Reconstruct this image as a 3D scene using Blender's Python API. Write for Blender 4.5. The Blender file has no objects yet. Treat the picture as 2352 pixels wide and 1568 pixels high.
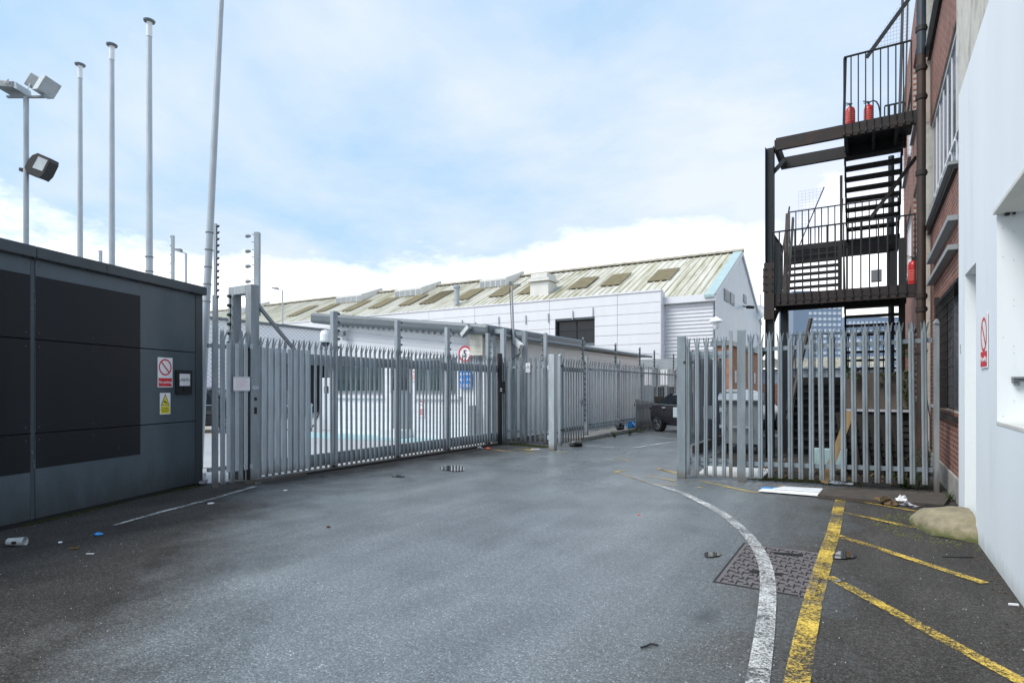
import bpy, math, random
from mathutils import Vector, Matrix
random.seed(7)
SC = bpy.context.scene
COL = SC.collection
R = math.radians

# ------------------------------------------------------------------ camera
F = 1340.0; CX = 1176.0; HY = 890.0; CH = 1.55; TH = math.atan(814/1340)
cT, sT = math.cos(TH), math.sin(TH)
cam = bpy.data.cameras.new('camera'); camo = bpy.data.objects.new('camera', cam); COL.objects.link(camo)
cam.sensor_width = 36; cam.lens = F/2352*36; cam.shift_y = (HY-784)/2352
cam.clip_start = .05; cam.clip_end = 3000
camo.location = (0, 0, CH); camo.rotation_euler = (R(90), 0, TH)
SC.camera = camo

# ------------------------------------------------------------------ light
SC.view_settings.view_transform = 'Standard'; SC.view_settings.look = 'None'
SC.view_settings.exposure = 1.30; SC.view_settings.gamma = 1.0
SUN_EL = R(50); SUN_AZ = R(214)      # behind the camera, to its left (compass from +Y clockwise)
W = bpy.data.worlds.new("World"); SC.world = W; W.use_nodes = True
nt = W.node_tree; nt.nodes.clear(); N = nt.nodes.new; L = nt.links.new
out = N('ShaderNodeOutputWorld'); bg = N('ShaderNodeBackground'); bg.inputs[1].default_value = 0.1
sky = N('ShaderNodeTexSky'); sky.sky_type = 'NISHITA'; sky.sun_disc = False
sky.sun_elevation = SUN_EL; sky.sun_rotation = SUN_AZ; sky.dust_density = 2.0; sky.air_density = 1.2
tc = N('ShaderNodeTexCoord'); sx = N('ShaderNodeSeparateXYZ'); L(tc.outputs['Generated'], sx.inputs[0])
def vmath(op, a, b, nt_=nt):
    m = nt_.nodes.new('ShaderNodeMath'); m.operation = op
    for i, v in enumerate((a, b)):
        if v is None: continue
        if isinstance(v, (int, float)): m.inputs[i].default_value = v
        else: nt_.links.new(v, m.inputs[i])
    return m.outputs[0]
zz = vmath('ADD', vmath('MAXIMUM', sx.outputs[2], 0.0), 0.22)
cx_ = vmath('DIVIDE', sx.outputs[0], zz); cy_ = vmath('DIVIDE', sx.outputs[1], zz)
cb = N('ShaderNodeCombineXYZ'); L(cx_, cb.inputs[0]); L(cy_, cb.inputs[1]); cb.inputs[2].default_value = 3.4
n1 = N('ShaderNodeTexNoise'); L(cb.outputs[0], n1.inputs['Vector']); n1.inputs['Scale'].default_value = 0.85
n1.inputs['Detail'].default_value = 7; n1.inputs['Roughness'].default_value = .55; n1.inputs['Distortion'].default_value = .25
rp = N('ShaderNodeValToRGB'); L(n1.outputs['Fac'], rp.inputs[0])
rp.color_ramp.elements[0].position = .42; rp.color_ramp.elements[1].position = .62
hz = N('ShaderNodeMapRange'); L(sx.outputs[2], hz.inputs[0]); hz.inputs[1].default_value = .03; hz.inputs[2].default_value = .40
hz.inputs[3].default_value = .85; hz.inputs[4].default_value = 0.0
fac = vmath('MULTIPLY', rp.outputs[0], .85)
thin = N('ShaderNodeMixRGB'); thin.inputs[0].default_value = .88; L(sky.outputs[0], thin.inputs[1]); thin.inputs[2].default_value = (2.1, 3.05, 4.05, 1)
mx = N('ShaderNodeMixRGB'); L(fac, mx.inputs[0]); L(thin.outputs[0], mx.inputs[1]); mx.inputs[2].default_value = (3.75, 3.95, 4.7, 1)
n2 = N('ShaderNodeTexNoise'); L(cb.outputs[0], n2.inputs['Vector']); n2.inputs['Scale'].default_value = .75; n2.inputs['Detail'].default_value = 8; n2.inputs['Roughness'].default_value = .62
hb = vmath('ADD', hz.outputs[0], vmath('MULTIPLY', vmath('SUBTRACT', n2.outputs['Fac'], .5), 1.6))
hr = N('ShaderNodeValToRGB'); L(hb, hr.inputs[0]); hr.color_ramp.elements[0].position = .27; hr.color_ramp.elements[1].position = .47
mw = N('ShaderNodeMixRGB'); L(hr.outputs[0], mw.inputs[0]); L(mx.outputs[0], mw.inputs[1]); mw.inputs[2].default_value = (6.4, 6.4, 6.5, 1)
L(mw.outputs[0], bg.inputs[0]); L(bg.outputs[0], out.inputs[0])
sun = bpy.data.lights.new('sun', 'SUN'); sun.energy = 1.5; sun.angle = R(30); sun.color = (1, .96, .9)
suno = bpy.data.objects.new('sun', sun); COL.objects.link(suno); suno.location = (-20, -20, 30)
d = Vector((math.sin(SUN_AZ)*math.cos(SUN_EL), math.cos(SUN_AZ)*math.cos(SUN_EL), math.sin(SUN_EL)))
suno.rotation_euler = d.to_track_quat('Z', 'Y').to_euler()

# ------------------------------------------------------------------ survey helpers (bearing x, height y measured on a 2352 wide frame)
def pt(x, y, dd):
    t = (x-CX)/F; return Vector((dd*(-sT+t*cT), dd*(cT+t*sT), CH-(y-HY)*dd/F))
def g(x, y, z=0): return pt(x, y, (CH-z)*F/(y-HY))
def onX(x, y, X): t = (x-CX)/F; return pt(x, y, X/(-sT+t*cT))
def onY(x, y, Y): t = (x-CX)/F; return pt(x, y, Y/(cT+t*sT))
def onL(x, y, A, B):                 # vertical plane through plan points A, B
    t = (x-CX)/F; rx, ry = -sT+t*cT, cT+t*sT
    dx, dy = B[0]-A[0], B[1]-A[1]
    k = (A[0]*dy-A[1]*dx)/(rx*dy-ry*dx); return pt(x, y, k)

# ------------------------------------------------------------------ materials
def newmat(name):
    m = bpy.data.materials.new(name); m.use_nodes = True; t = m.node_tree; t.nodes.clear()
    o = t.nodes.new('ShaderNodeOutputMaterial'); b = t.nodes.new('ShaderNodeBsdfPrincipled')
    t.links.new(b.outputs[0], o.inputs[0]); return m, t, b, o
def noise(t, scale, detail=4, rough=.6, vec=None, dist=0):
    n = t.nodes.new('ShaderNodeTexNoise'); n.inputs['Scale'].default_value = scale; n.inputs['Detail'].default_value = detail
    n.inputs['Roughness'].default_value = rough; n.inputs['Distortion'].default_value = dist
    if vec is not None: t.links.new(vec, n.inputs['Vector'])
    return n.outputs['Fac']
def ramp(t, f, *st):
    r = t.nodes.new('ShaderNodeValToRGB'); t.links.new(f, r.inputs[0]); e = r.color_ramp.elements
    while len(e) < len(st): e.new(.5)
    for el, (p, c) in zip(e, st):
        el.position = p; el.color = (c, c, c, 1) if isinstance(c, (int, float)) else (*c, 1)
    return r.outputs[0]
def mixc(t, f, a, b, mode='MIX'):
    m = t.nodes.new('ShaderNodeMixRGB'); m.blend_type = mode
    for i, v in enumerate((f, a, b)):
        if isinstance(v, (int, float)): m.inputs[i].default_value = v if i == 0 else (v, v, v, 1)
        elif isinstance(v, tuple): m.inputs[i].default_value = (*v, 1)
        else: t.links.new(v, m.inputs[i])
    return m.outputs[0]
def world(t): return t.nodes.new('ShaderNodeNewGeometry').outputs['Position']
def stretch(t, vec, s):
    m = t.nodes.new('ShaderNodeMapping'); m.inputs['Scale'].default_value = s; t.links.new(vec, m.inputs[0]); return m.outputs[0]
def bump(t, b, h, strength=.3, dist=.01):
    n = t.nodes.new('ShaderNodeBump'); n.inputs['Strength'].default_value = strength; n.inputs['Distance'].default_value = dist
    t.links.new(h, n.inputs['Height']); t.links.new(n.outputs[0], b.inputs['Normal'])
def plain(name, c, rough=.5, metal=0, var=.25, scale=6, streak=True, bmp=0, spec=.5, dirt=None, dirtamt=.5, pieces=0, foot=None):
    m, t, b, o = newmat(name); w = world(t)
    v = stretch(t, w, (1, 1, .25) if streak else (1, 1, 1))
    n = noise(t, scale, 6, .65, v)
    f = ramp(t, n, (.3, 1-var), (.7, 1+var))
    col = mixc(t, 1.0, c, f, 'MULTIPLY')
    if dirt:
        n2 = noise(t, scale*.45, 8, .75, v, .4)
        col = mixc(t, ramp(t, n2, (.5, 0.0), (.72, dirtamt)), col, dirt)
    if pieces:
        oi = t.nodes.new('ShaderNodeObjectInfo'); col = mixc(t, 1.0, col, ramp(t, oi.outputs['Random'], (0.0, 1-pieces), (1.0, 1+pieces)), 'MULTIPLY')
    if foot:
        sz = t.nodes.new('ShaderNodeSeparateXYZ'); t.links.new(w, sz.inputs[0]); nf = noise(t, 7, 5, .7, v)
        hh = vmath('ADD', sz.outputs[2], vmath('MULTIPLY', vmath('SUBTRACT', nf, .5, t), foot[1]*1.8, t), t)
        col = mixc(t, vmath('MULTIPLY', ramp(t, vmath('DIVIDE', hh, foot[1], t), (.15, 1.0), (1.0, 0.0)), foot[2], t), col, foot[0])
    t.links.new(col, b.inputs['Base Color'])
    b.inputs['Metallic'].default_value = metal; b.inputs['Specular IOR Level'].default_value = spec
    rr = ramp(t, n, (.25, max(0, rough-.1)), (.75, min(1, rough+.1))); t.links.new(rr, b.inputs['Roughness'])
    if bmp: bump(t, b, noise(t, scale*8, 5, .6, w), bmp, .01)
    return m
M = {}
M['galv'] = plain('galvanised_steel', (.325, .37, .40), .5, .2, .16, 9, bmp=.12, dirt=(.20, .19, .16), dirtamt=.35, pieces=.13, foot=((.12, .10, .075), .22, .75))
M['galv_mid'] = plain('galvanised_steel_sun_offset', (.255, .30, .33), .5, .25, .18, 9, bmp=.12, dirt=(.17, .165, .14), dirtamt=.4, pieces=.15, foot=((.12, .10, .075), .22, .75))  # galv copy darkened to offset the sun; shade put into its colour
M['galv_light'] = plain('bright_galvanised_steel', (.44, .49, .52), .42, .2, .12, 9, bmp=.08, pieces=.08, foot=((.14, .12, .09), .22, .8))
M['galv_old'] = plain('weathered_galvanised_steel', (.24, .27, .285), .6, .15, .2, 7, bmp=.15, dirt=(.14, .11, .08), dirtamt=.5, pieces=.15, foot=((.09, .07, .05), .3, .8))
M['darkpanel'] = plain('dark_slate_panel', (.078, .103, .122), .42, 0, .13, 1.3, spec=.4, dirt=(.055, .07, .08), dirtamt=.6, foot=((.035, .038, .034), .5, .6))
M['darkpatch'] = plain('fresh_dark_paint', (.012, .0135, .0175), .5, 0, .2, 1.5, spec=.25)
M['darktrim'] = plain('dark_slate_coping', (.055, .070, .080), .45, 0, .2, 2.0, spec=.4, dirt=(.03, .035, .035), dirtamt=.6)
M['joint'] = plain('black_joint', (.006, .007, .009), .6)
M['white'] = plain('white_render', (.73, .785, .82), .7, 0, .03, 1.2, bmp=.08, dirt=(.52, .57, .58), dirtamt=.6, foot=((.42, .44, .40), .16, .6))
M['whitemetal'] = plain('white_coated_metal', (.66, .67, .70), .4, 0, .03, 2, dirt=(.68, .69, .66), dirtamt=.35)
M['whiteplastic'] = plain('white_plastic', (.75, .78, .80), .35, 0, .05, 4)
M['offwhite'] = plain('off_white_coated_metal', (.62, .62, .59), .5, 0, .08, 2, dirt=(.40, .40, .33), dirtamt=.5)
M['gable'] = plain('pale_blue_grey_cladding', (.56, .62, .66), .45, 0, .06, 1.0)
M['teal'] = plain('teal_flashing', (.33, .44, .45), .45, 0, .1, 2)
M['greyfascia'] = plain('grey_fascia', (.115, .14, .155), .45, .1, .1, 2)
M['greydoor'] = plain('grey_door_paint', (.18, .21, .23), .45, 0, .08, 2)
M['concrete'] = plain('concrete', (.30, .29, .27), .85, 0, .2, 4, False, .3, dirt=(.16, .14, .11), dirtamt=.6)
M['paleconc'] = plain('pale_concrete', (.50, .50, .485), .6, 0, .1, 1.5, False, .1)
M['stone'] = plain('sandy_mortar_mound', (.235, .205, .135), .9, 0, .3, 7, False, .5, dirt=(.12, .13, .04), dirtamt=.6, foot=((.07, .085, .02), .10, .9))
M['peel'] = plain('peeling_cream_render', (.55, .54, .49), .85, 0, .15, 5, False, .6, dirt=(.20, .18, .15), dirtamt=.9)
M['steel'] = plain('dark_blue_steel_paint', (.014, .021, .026), .5, .1, .3, 5, spec=.3, dirt=(.07, .035, .02), dirtamt=.35)
M['rust'] = plain('rusty_dark_steel', (.020, .016, .015), .7, .1, .4, 8, False, .4, dirt=(.060, .026, .016), dirtamt=.75)
M['blacksteel'] = plain('black_steel', (.010, .010, .011), .6, 0, .3, 6)
M['brownpipe'] = plain('rusty_brown_pipe', (.034, .021, .015), .6, 0, .35, 5, dirt=(.11, .05, .025), dirtamt=.7)
M['bluepipe'] = plain('dark_blue_pipe', (.022, .032, .044), .45, 0, .3, 5, dirt=(.12, .12, .11), dirtamt=.3)
M['black'] = plain('black_rubber', (.012, .012, .013), .6)
M['blackwood'] = plain('blackened_timber', (.022, .019, .016), .85, 0, .4, 7, True, .4)
M['timber'] = plain('new_timber', (.46, .30, .14), .6, 0, .2, 9)
M['oldwood'] = plain('old_dark_timber', (.060, .050, .042), .85, 0, .35, 7, True, .4)
M['paper'] = plain('white_paper', (.75, .76, .78), .8, 0, .1, 12, False)
M['greypaper'] = plain('grey_paper', (.34, .34, .38), .85, 0, .4, 25, False)
M['brownleaf'] = plain('brown_litter', (.10, .065, .03), .9, 0, .5, 25, False)
M['red'] = plain('red_paint', (.55, .018, .015), .3, 0, .1, 5)
M['signred'] = plain('sign_red', (.62, .02, .035), .45, 0, .05, 5)
M['palered'] = plain('faded_sign_red', (.72, .22, .18), .45, 0, .05, 5)
M['signwhite'] = plain('sign_white', (.80, .80, .82), .4, 0, .03, 5)
M['signblack'] = plain('sign_black', (.012, .012, .014), .5)
M['signyellow'] = plain('sign_yellow', (.78, .68, .03), .4, 0, .04, 5)
M['signblue'] = plain('sign_blue', (.0, .20, .70), .4, 0, .04, 5)
M['turq'] = plain('turquoise_ground_paint', (.30, .50, .53), .6, 0, .15, 3, False)
M['yellowplastic'] = plain('yellow_plastic', (.80, .42, .01), .4)
M['orange'] = plain('orange_plastic', (.75, .12, .02), .4)
M['blueplastic'] = plain('blue_plastic', (.04, .26, .62), .4)
M['green'] = plain('green_insulator', (.02, .07, .055), .35)
M['lamp'] = plain('lamp_glass', (.50, .54, .55), .15)
M['carpurple'] = plain('dark_purple_car_paint', (.034, .032, .040), .12, .3, .05, 3)
M['carblack'] = plain('black_car_paint', (.010, .012, .015), .12, .2, .05, 3)
M['carsilver'] = plain('silver_car_paint', (.36, .39, .42), .3, .3, .05, 3)
M['carwhite'] = plain('white_car_paint', (.70, .73, .76), .2, 0, .05, 3)
M['glass'] = plain('dark_window_glass', (.010, .015, .020), .10, 0, .3, 1.5, spec=.4)
M['greenglass'] = plain('green_tinted_glass', (.022, .050, .050), .25, 0, .6, 3, spec=.3)
M['slat'] = plain('dark_teal_blind', (.045, .085, .085), .5, 0, .3, 3)
M['carglass'] = plain('car_glass', (.010, .013, .017), .3, 0, .3, 3, spec=.05)
M['frost2'] = plain('blue_grey_window_glass', (.11, .15, .20), .12, 0, .3, 1.2, spec=.7)
M['frost'] = plain('pale_window_glass', (.30, .36, .42), .15, 0, .3, 1.2, spec=.7)
M['tower'] = plain('blue_grey_tower_cladding', (.17, .24, .34), .5, 0, .08, .05)
M['towerwin'] = plain('tower_window', (.50, .58, .66), .3, 0, .1, 1)
M['leaf'] = plain('leaf_green', (.045, .085, .02), .55, 0, .5, 30, False)
M['leaf2'] = plain('dusty_leaf', (.10, .13, .07), .6, 0, .5, 30, False)
M['moss'] = plain('moss', (.055, .065, .012), .95, 0, .5, 40, False)
M['greyglass'] = plain('grey_barred_window_glass', (.17, .18, .20), .15, 0, .4, 2, spec=.6)
M['darkconc'] = plain('stained_brown_concrete', (.10, .085, .072), .9, 0, .35, 4, True, .4, dirt=(.14, .07, .03), dirtamt=.6)
M['beige'] = plain('beige_housing', (.60, .58, .50), .4)
M['greyblock'] = plain('grey_plant_cladding', (.28, .31, .33), .6, 0, .1, 2)
M['wirem'] = plain('thin_wire', (.12, .13, .14), .5, .5)
M['tealboard'] = plain('pale_teal_board', (.42, .60, .60), .4)
M['binlid'] = plain('dark_bin_lid', (.03, .04, .045), .4)
M['bin'] = plain('dull_galvanised_bin', (.22, .26, .285), .5, .3, .12, 3, dirt=(.28, .24, .17), dirtamt=.35)

def brickmat(name, axis, c1, c2, mort, w=.225, h=.075):
    m, t, b, o = newmat(name); s = t.nodes.new('ShaderNodeSeparateXYZ'); t.links.new(world(t), s.inputs[0])
    c = t.nodes.new('ShaderNodeCombineXYZ'); t.links.new(s.outputs[axis], c.inputs[0]); t.links.new(s.outputs[2], c.inputs[1])
    k = t.nodes.new('ShaderNodeTexBrick'); t.links.new(c.outputs[0], k.inputs['Vector']); k.inputs['Scale'].default_value = 1
    k.inputs['Brick Width'].default_value = w; k.inputs['Row Height'].default_value = h; k.inputs['Mortar Size'].default_value = .006
    k.inputs['Color1'].default_value = (*c1, 1); k.inputs['Color2'].default_value = (*c2, 1); k.inputs['Mortar'].default_value = (*mort, 1)
    n = noise(t, 3, 6, .7, world(t)); col = mixc(t, 1.0, k.outputs[0], ramp(t, n, (.3, .65), (.7, 1.25)), 'MULTIPLY')
    t.links.new(col, b.inputs['Base Color']); b.inputs['Roughness'].default_value = .85
    bump(t, b, k.outputs['Fac'], -.5, .006); return m
M['brickX'] = brickmat('red_brick_of_facade', 1, (.17, .058, .038), (.24, .085, .055), (.36, .31, .27))
M['brickY'] = brickmat('orange_brick', 1, (.32, .11, .05), (.40, .17, .08), (.42, .34, .25))
M['brickface'] = brickmat('red_brick_front', 0, (.26, .08, .05), (.33, .12, .08), (.40, .34, .30))

def ribmat(name, axis, period, c, amt=.6, rough=.45, dirt=None, dark=.75):
    """coated profiled sheet: the ribs are a bump plus a thin dark joint"""
    m, t, b, o = newmat(name); w = world(t); s = t.nodes.new('ShaderNodeSeparateXYZ'); t.links.new(w, s.inputs[0])
    a = vmath('FRACT', vmath('DIVIDE', s.outputs[axis], period, t), None, t)
    tri = vmath('ABSOLUTE', vmath('SUBTRACT', a, .5, t), None, t)
    hgt = ramp(t, tri, (.12, 0.0), (.22, 1.0))
    n = noise(t, .8, 6, .7, w)
    col = mixc(t, 1.0, c, ramp(t, n, (.3, .93), (.7, 1.05)), 'MULTIPLY')
    if dirt:
        v = stretch(t, w, dirt[1]); n2 = noise(t, dirt[2], 8, .75, v, .3)
        col = mixc(t, ramp(t, n2, (dirt[3], 0.0), (dirt[3]+.2, dirt[4])), col, dirt[0])
    t.links.new(col, b.inputs['Base Color']); b.inputs['Roughness'].default_value = rough
    bump(t, b, hgt, amt, period*.15); return m
M['cabinclad'] = ribmat('white_ribbed_cabin_cladding', 2, .30, (.70, .72, .75), .15)
M['cabinside'] = ribmat('off_white_vertical_ribbed_cladding', 1, .2, (.90, .91, .89), .4, dirt=((.60, .61, .55), (1, 1, .3), 1.5, .55, .4))
M['gableclad'] = ribmat('pale_blue_vertical_cladding', 1, .33, (.52, .585, .625), .6)
M['shutter'] = ribmat('white_horizontal_profiled_sheet', 2, .36, (.76, .78, .77), 1.0)

def asphalt():
    m, t, b, o = newmat('worn_wet_asphalt_painted_sheen'); w = world(t); s = t.nodes.new('ShaderNodeSeparateXYZ'); t.links.new(w, s.inputs[0])
    fine = vmath('ADD', vmath('MULTIPLY', noise(t, 72, 3, .8, w), .68, t), vmath('MULTIPLY', noise(t, 26, 3, .8, w), .32, t), t); mid = noise(t, 1.1, 7, .65, w, .3); big = noise(t, .28, 5, .6, w)
    col = ramp(t, fine, (.40, (.026, .0245, .0225)), (.48, (.046, .043, .0395)), (.55, (.070, .066, .061)), (.63, (.15, .145, .14)))
    vo = t.nodes.new('ShaderNodeTexVoronoi'); vo.inputs['Scale'].default_value = 42; t.links.new(w, vo.inputs['Vector'])
    vc = t.nodes.new('ShaderNodeSeparateXYZ'); t.links.new(vo.outputs['Color'], vc.inputs[0])
    chip = vmath('MULTIPLY', ramp(t, vo.outputs['Distance'], (.10, 1.0), (.18, 0.0)), ramp(t, vc.outputs[0], (.90, 0.0), (.93, 1.0)), t)
    col = mixc(t, chip, col, (.30, .30, .29))
    col = mixc(t, 1.0, col, ramp(t, mid, (.28, .72), (.72, 1.24)), 'MULTIPLY')
    tr_ = noise(t, .9, 5, .7, stretch(t, w, (1.6, .22, 1)), .2); col = mixc(t, 1.0, col, ramp(t, tr_, (.35, .80), (.65, 1.18)), 'MULTIPLY')
    oil = noise(t, .75, 3, .5, w, .8); col = mixc(t, ramp(t, oil, (.66, 0.0), (.74, .55)), col, (.020, .019, .018))
    # wet lane middle, dry near walls; dark wall reflection painted into the left edge
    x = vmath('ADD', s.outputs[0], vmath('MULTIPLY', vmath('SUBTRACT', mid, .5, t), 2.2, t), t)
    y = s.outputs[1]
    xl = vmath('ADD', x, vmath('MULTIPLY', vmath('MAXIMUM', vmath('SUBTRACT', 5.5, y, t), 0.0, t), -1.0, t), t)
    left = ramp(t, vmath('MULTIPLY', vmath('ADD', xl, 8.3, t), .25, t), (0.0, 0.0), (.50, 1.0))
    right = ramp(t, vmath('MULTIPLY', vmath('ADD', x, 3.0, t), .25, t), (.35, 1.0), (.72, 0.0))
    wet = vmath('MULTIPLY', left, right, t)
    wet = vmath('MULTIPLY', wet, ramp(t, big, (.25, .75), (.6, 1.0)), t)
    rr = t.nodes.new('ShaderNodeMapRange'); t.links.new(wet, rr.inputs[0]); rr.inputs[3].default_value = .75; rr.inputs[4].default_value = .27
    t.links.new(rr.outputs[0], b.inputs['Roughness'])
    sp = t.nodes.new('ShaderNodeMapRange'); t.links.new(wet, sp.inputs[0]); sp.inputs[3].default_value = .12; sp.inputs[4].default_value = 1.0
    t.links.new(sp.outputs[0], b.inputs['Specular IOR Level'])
    col = mixc(t, wet, col, mixc(t, 1.0, col, (2.5, 3.0, 3.4), 'MULTIPLY'))  # sky sheen painted into the colour: wet part brighter and bluer
    # cracks and dark patches
    vn = t.nodes.new('ShaderNodeTexVoronoi'); vn.feature = 'DISTANCE_TO_EDGE'; vn.inputs['Scale'].default_value = .33
    wv = t.nodes.new('ShaderNodeVectorMath'); t.links.new(w, wv.inputs[0]); nn = t.nodes.new('ShaderNodeTexNoise'); nn.inputs['Scale'].default_value = 2.5; nn.inputs['Detail'].default_value = 6
    t.links.new(w, nn.inputs['Vector']); t.links.new(nn.outputs['Color'], wv.inputs[1]); wv.operation = 'ADD'; t.links.new(wv.outputs[0], vn.inputs['Vector'])
    crack = vmath('MULTIPLY', ramp(t, vn.outputs['Distance'], (.0, 1.0), (.006, 0.0)), vmath('MULTIPLY', ramp(t, big, (.5, 0.0), (.58, .8)), ramp(t, vmath('MULTIPLY', y, .05, t), (.45, 0.0), (.5, 1.0)), t), t)
    col = mixc(t, crack, col, (.012, .012, .012))
    t.links.new(col, b.inputs['Base Color'])
    bump(t, b, fine, .42, .007); return m
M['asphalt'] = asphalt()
def paint(name, c, lo, hi, sc=26):
    m, t, b, o = newmat(name); w = world(t)
    n = noise(t, sc*2.2, 5, .8, w); n2 = noise(t, 2.2, 5, .7, w)
    f = vmath('ADD', vmath('MULTIPLY', n, .62, t), vmath('MULTIPLY', n2, .38, t), t)
    a = ramp(t, f, (lo, 0.0), (hi, 1.0))
    t.links.new(mixc(t, 1.0, c, ramp(t, n2, (.3, .75), (.7, 1.1)), 'MULTIPLY'), b.inputs['Base Color']); b.inputs['Roughness'].default_value = .6
    bump(t, b, n, .3, .004)
    tr = t.nodes.new('ShaderNodeBsdfTransparent'); ms = t.nodes.new('ShaderNodeMixShader')
    t.links.new(a, ms.inputs[0]); t.links.new(tr.outputs[0], ms.inputs[1]); t.links.new(b.outputs[0], ms.inputs[2]); t.links.new(ms.outputs[0], o.inputs[0])
    return m
M['paintwhite'] = paint('worn_white_road_paint', (.58, .59, .58), .44, .56)
M['paintwhitefaded'] = paint('faded_white_road_paint', (.50, .51, .50), .44, .60)
M['paintyellow'] = paint('worn_yellow_road_paint', (.66, .46, .075), .45, .56)
M['paintyellowfaded'] = paint('faded_yellow_road_paint', (.62, .41, .05), .45, .58)
def roofmat():
    m, t, b, o = newmat('mossy_corrugated_roof'); w = world(t)
    v = stretch(t, w, (1.0, .12, .12)); n = noise(t, 1.4, 8, .7, v, .1); n2 = noise(t, .12, 4, .6, w)
    col = ramp(t, n, (.42, (.56, .55, .50)), (.54, (.44, .43, .36)), (.66, (.25, .24, .13)))
    col = mixc(t, ramp(t, n2, (.42, 0.0), (.66, .45)), col, (.50, .49, .38))
    v2 = stretch(t, w, (3.2, .05, .05)); n3 = noise(t, 2.0, 6, .7, v2)
    col = mixc(t, ramp(t, n3, (.54, 0.0), (.66, .75)), col, (.17, .17, .08))
    t.links.new(col, b.inputs['Base Color']); b.inputs['Roughness'].default_value = .85; return m
M['roof'] = roofmat()
M['rooflight'] = plain('mossy_rooflight', (.15, .125, .06), .7, 0, .3, 3, False)
M['roofold'] = plain('old_corrugated_roof', (.30, .28, .22), .9, 0, .4, 2, False)
def platemat():
    m, t, b, o = newmat('rusty_iron_cover'); w = world(t)
    n = noise(t, 14, 6, .7, w); col = ramp(t, n, (.3, (.10, .088, .085)), (.6, (.16, .14, .138)), (.8, (.21, .17, .15)))
    t.links.new(col, b.inputs['Base Color']); b.inputs['Roughness'].default_value = .5; b.inputs['Metallic'].default_value = .2
    bump(t, b, noise(t, 90, 4, .7, w), .4, .003); return m
M['iron'] = platemat()
def water():
    m, t, b, o = newmat('puddle_water'); b.inputs['Base Color'].default_value = (.012, .013, .014, 1); b.inputs['Roughness'].default_value = .02
    b.inputs['Specular IOR Level'].default_value = 1.0; return m
M['water'] = water()
def holes():
    m, t, b, o = newmat('perforated_pale_cladding'); w = world(t)
    s = t.nodes.new('ShaderNodeSeparateXYZ'); t.links.new(w, s.inputs[0])
    a = vmath('FRACT', vmath('MULTIPLY', s.outputs[2], 9.0, t), None, t); bb = vmath('FRACT', vmath('ADD', vmath('MULTIPLY', s.outputs[1], 3.5, t), vmath('MULTIPLY', s.outputs[2], 4.5, t), t), None, t)
    f = vmath('MULTIPLY', ramp(t, a, (.45, 0.0), (.55, 1.0)), ramp(t, bb, (.35, 0.0), (.5, 1.0)), t)
    n = noise(t, .25, 3, .5, w)
    col = mixc(t, f, mixc(t, ramp(t, n, (.4, 0.0), (.6, 1.0)), (.78, .78, .80), (.70, .76, .74)), (.50, .53, .56))
    t.links.new(col, b.inputs['Base Color']); b.inputs['Roughness'].default_value = .5; return m
M['mesh'] = holes()
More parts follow.
